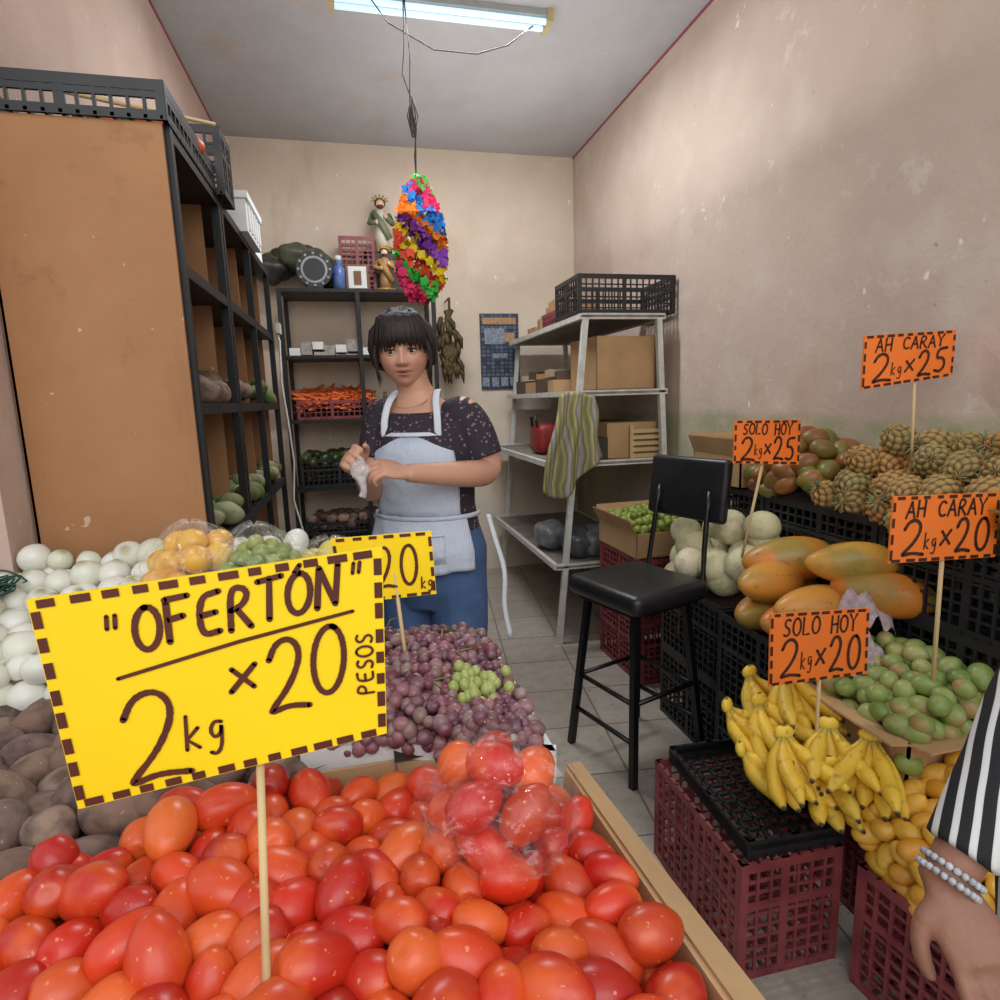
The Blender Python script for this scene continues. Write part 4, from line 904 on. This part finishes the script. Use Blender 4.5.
mb=MB(); v,f=lumpy(sphere(24,18),.12,5); mb.add(v*np.array([.026,.014,.030])+np.array(mid)+np.array([.01,-.03,-.02]),f)
limb(mb,[tuple(mid+Vector((.01,-.03,-.04))),tuple(mid+Vector((.02,-.035,-.07))),tuple(mid+Vector((.014,-.035,-.09)))],[.014,.008,.010],10); mb.build('small_plastic_bag',[film('bag_film_milky',.25,.3)],W)
# customer at right edge
C2=(1.03,.24); th2=math.radians(150)
W2=bpy.data.objects.new('customer_woman',None); bpy.context.collection.objects.link(W2); W2.location=(C2[0],C2[1],0); W2.rotation_euler=(0,0,th2)
L2=lambda p:to_local(C2,th2,p)
m,nt,b=newmat('striped_blouse'); w=nt.nodes.new('ShaderNodeTexWave'); w.inputs['Scale'].default_value=17; w.inputs['Distortion'].default_value=.8; w.inputs['Detail'].default_value=0; mp=nt.nodes.new('ShaderNodeMapping'); mp.inputs['Rotation'].default_value=(.2,-.15,.5); tc=nt.nodes.new('ShaderNodeTexCoord'); nt.links.new(tc.outputs['Object'],mp.inputs[0]); nt.links.new(mp.outputs[0],w.inputs['Vector'])
c=ramp(nt,w.outputs['Fac'],[(.0,S(18,18,22)),(.66,S(24,24,28)),(.72,S(200,200,198)),(1,S(210,210,208))]); nt.links.new(c,b.inputs['Base Color']); b.inputs['Roughness'].default_value=.8; STR=m
sa=L2((.90,.34,1.27)); ea=L2((.800,.505,1.040)); wa=L2((.618,.475,.822)); ha=L2((.58,.42,.765))
sg_=1 if sa[0]>0 else -1
mb=MB(); loft(mb,torso)
limb(mb,[(.10*sg_,.01,1.33),sa,tuple((Vector(sa)+Vector(ea))/2),ea,tuple(Vector(ea).lerp(Vector(wa),.4)),wa],[.05,.052,.045,.038,.033,.025])
limb(mb,[(-.10*sg_,.01,1.33),(-.16*sg_,.01,1.32),(-.2*sg_,.02,1.08),(-.2*sg_,-.02,.86)],[.05,.055,.042,.026])
c_,s_=math.cos(th2),math.sin(th2)
def dirl(x,y,z): return (c_*x+s_*y,-s_*x+c_*y,z)
hand(mb,wa,dirl(-.10,-.72,-.62),dirl(-.35,-.45,.8),1,.35,.95)
hand(mb,(-.2*sg_,-.02,.86),(0,-.1,-1),(-1*sg_,0,0),1,.6,.95)
for sx in (-1,1): limb(mb,[(sx*.085,0,.84),(sx*.09,-.005,.65),(sx*.088,-.01,.46),(sx*.086,.01,.28),(sx*.085,.0,.09)],[.080,.075,.058,.052,.034])
SK2=pmat('skin_customer',S(140,96,76),.55,var=.08,scale=30,bmp=.15,bscale=90)
o=mb.build('body',[SK2],W2); remesh(o,.0045,3)
mb=MB(); loft(mb,[(s[0],s[1],s[2],s[3]+.02,s[4]+.02) for s in torso[1:9]]+[(-.012,.008,1.382,.100,.072,.028)])
mid2=Vector(ea).lerp(Vector(wa),.5)
limb(mb,[(.06*sg_,.01,1.32),sa,tuple((Vector(sa)+Vector(ea))/2),ea,tuple(mid2),tuple(Vector(wa).lerp(mid2,.26))],[.06,.064,.056,.050,.044,.038])
limb(mb,[tuple(mid2),L2((.74,.48,.86)),L2((.715,.46,.73))],[.042,.045,.026],flat=.6)
limb(mb,[(-.10*sg_,.01,1.33),(-.16*sg_,.01,1.32),(-.2*sg_,.02,1.08)],[.06,.07,.07])
o=mb.build('blouse',[STR],W2); remesh(o,.006,3)
mb=MB(); loft(mb,[(0,0,.74,.15,.11),(0,.004,.84,.188,.138),(0,.012,.92,.190,.142),(0,.005,.99,.168,.125)])
for sx in (-1,1): limb(mb,[(sx*.088,0,.86),(sx*.092,-.005,.65),(sx*.09,-.01,.46),(sx*.087,.01,.28),(sx*.085,.0,.10)],[.098,.092,.070,.062,.055])
o=mb.build('trousers',[pmat('black_cloth',S(30,30,34),.8)],W2); remesh(o,.007,3)
mb=MB()
for sx in (-1,1): mb.ell((sx*.088,-.05,.045),(.045,.12,.045),16,10)
mb.build('shoes',[BLACK],W2)
mb=MB(); d=(Vector(wa)-Vector(ea)).normalized(); a_=d.cross(Vector((0,0,1))).normalized(); b2=d.cross(a_)
for r_ in range(2):
    for i in range(24):
        t=i*2*PI/24; p=Vector(wa)-d*(.004+.012*r_)+a_*(.030*math.cos(t))+b2*(.028*math.sin(t)); mb.ell(tuple(p),(.0042,)*3,8,6)
mb.build('bead_bracelet',[pmat('beads',S(170,172,176),.2,var=.35,scale=90)],W2)
hd2=make_head(W2,(0,-.03,1.545),(.1,0,0),1,S(150,104,84),SK2); make_hair(hd2)
# ---------------------------------------------------------------- lights / world / camera
w=bpy.data.worlds.new('sky'); bpy.context.scene.world=w; w.use_nodes=True; nt=w.node_tree; bg=nt.nodes['Background']
tc=nt.nodes.new('ShaderNodeTexCoord'); sp=nt.nodes.new('ShaderNodeSeparateXYZ'); nt.links.new(tc.outputs['Generated'],sp.inputs[0])
c=ramp(nt,sp.outputs[2],[(0,(.82,.80,.77,1)),(.5,(.9,.94,1,1)),(1,(.85,.92,1,1))]); nt.links.new(c,bg.inputs[0]); bg.inputs[1].default_value=1.02
def arealight(name,loc,rot,sx,sy,p,col):
    l=bpy.data.lights.new(name,'AREA'); l.shape='RECTANGLE'; l.size=sx; l.size_y=sy; l.energy=p; l.color=col
    o=bpy.data.objects.new(name,l); bpy.context.collection.objects.link(o); o.location=loc; o.rotation_euler=rot
arealight('daylight_from_street',(.3,-2.2,3.4),(math.radians(62),0,0),4,2.5,80,(1,.99,.97))
arealight('fluorescent_light',(.51,3.09,3.10),(0,0,0),.98,.12,33,(.93,.97,1))
arealight('added_ceiling_fill',(.75,2.9,2.25),(PI,0,0),1.2,2.6,18,(.98,.98,.98))  # added fill without a fixture, brightens the ceiling from below
bpy.context.scene.view_settings.view_transform='Standard'
r=.03;p=math.atan(100.3/600);yw=math.atan(140.1/608.3)
F_=Vector((math.sin(yw)*math.cos(p),math.cos(yw)*math.cos(p),-math.sin(p))); R0=Vector((math.cos(yw),-math.sin(yw),0)); U0=R0.cross(F_)
R_=R0*math.cos(r)-U0*math.sin(r); U_=R0*math.sin(r)+U0*math.cos(r)
cam=bpy.data.cameras.new('camera'); co=bpy.data.objects.new('camera',cam); bpy.context.collection.objects.link(co)
M=Matrix((R_,U_,-F_)).transposed().to_4x4(); M.translation=(0,0,1.38); co.matrix_world=M
cam.sensor_width=36; cam.lens=21.6; cam.clip_start=.02
bpy.context.scene.camera=co
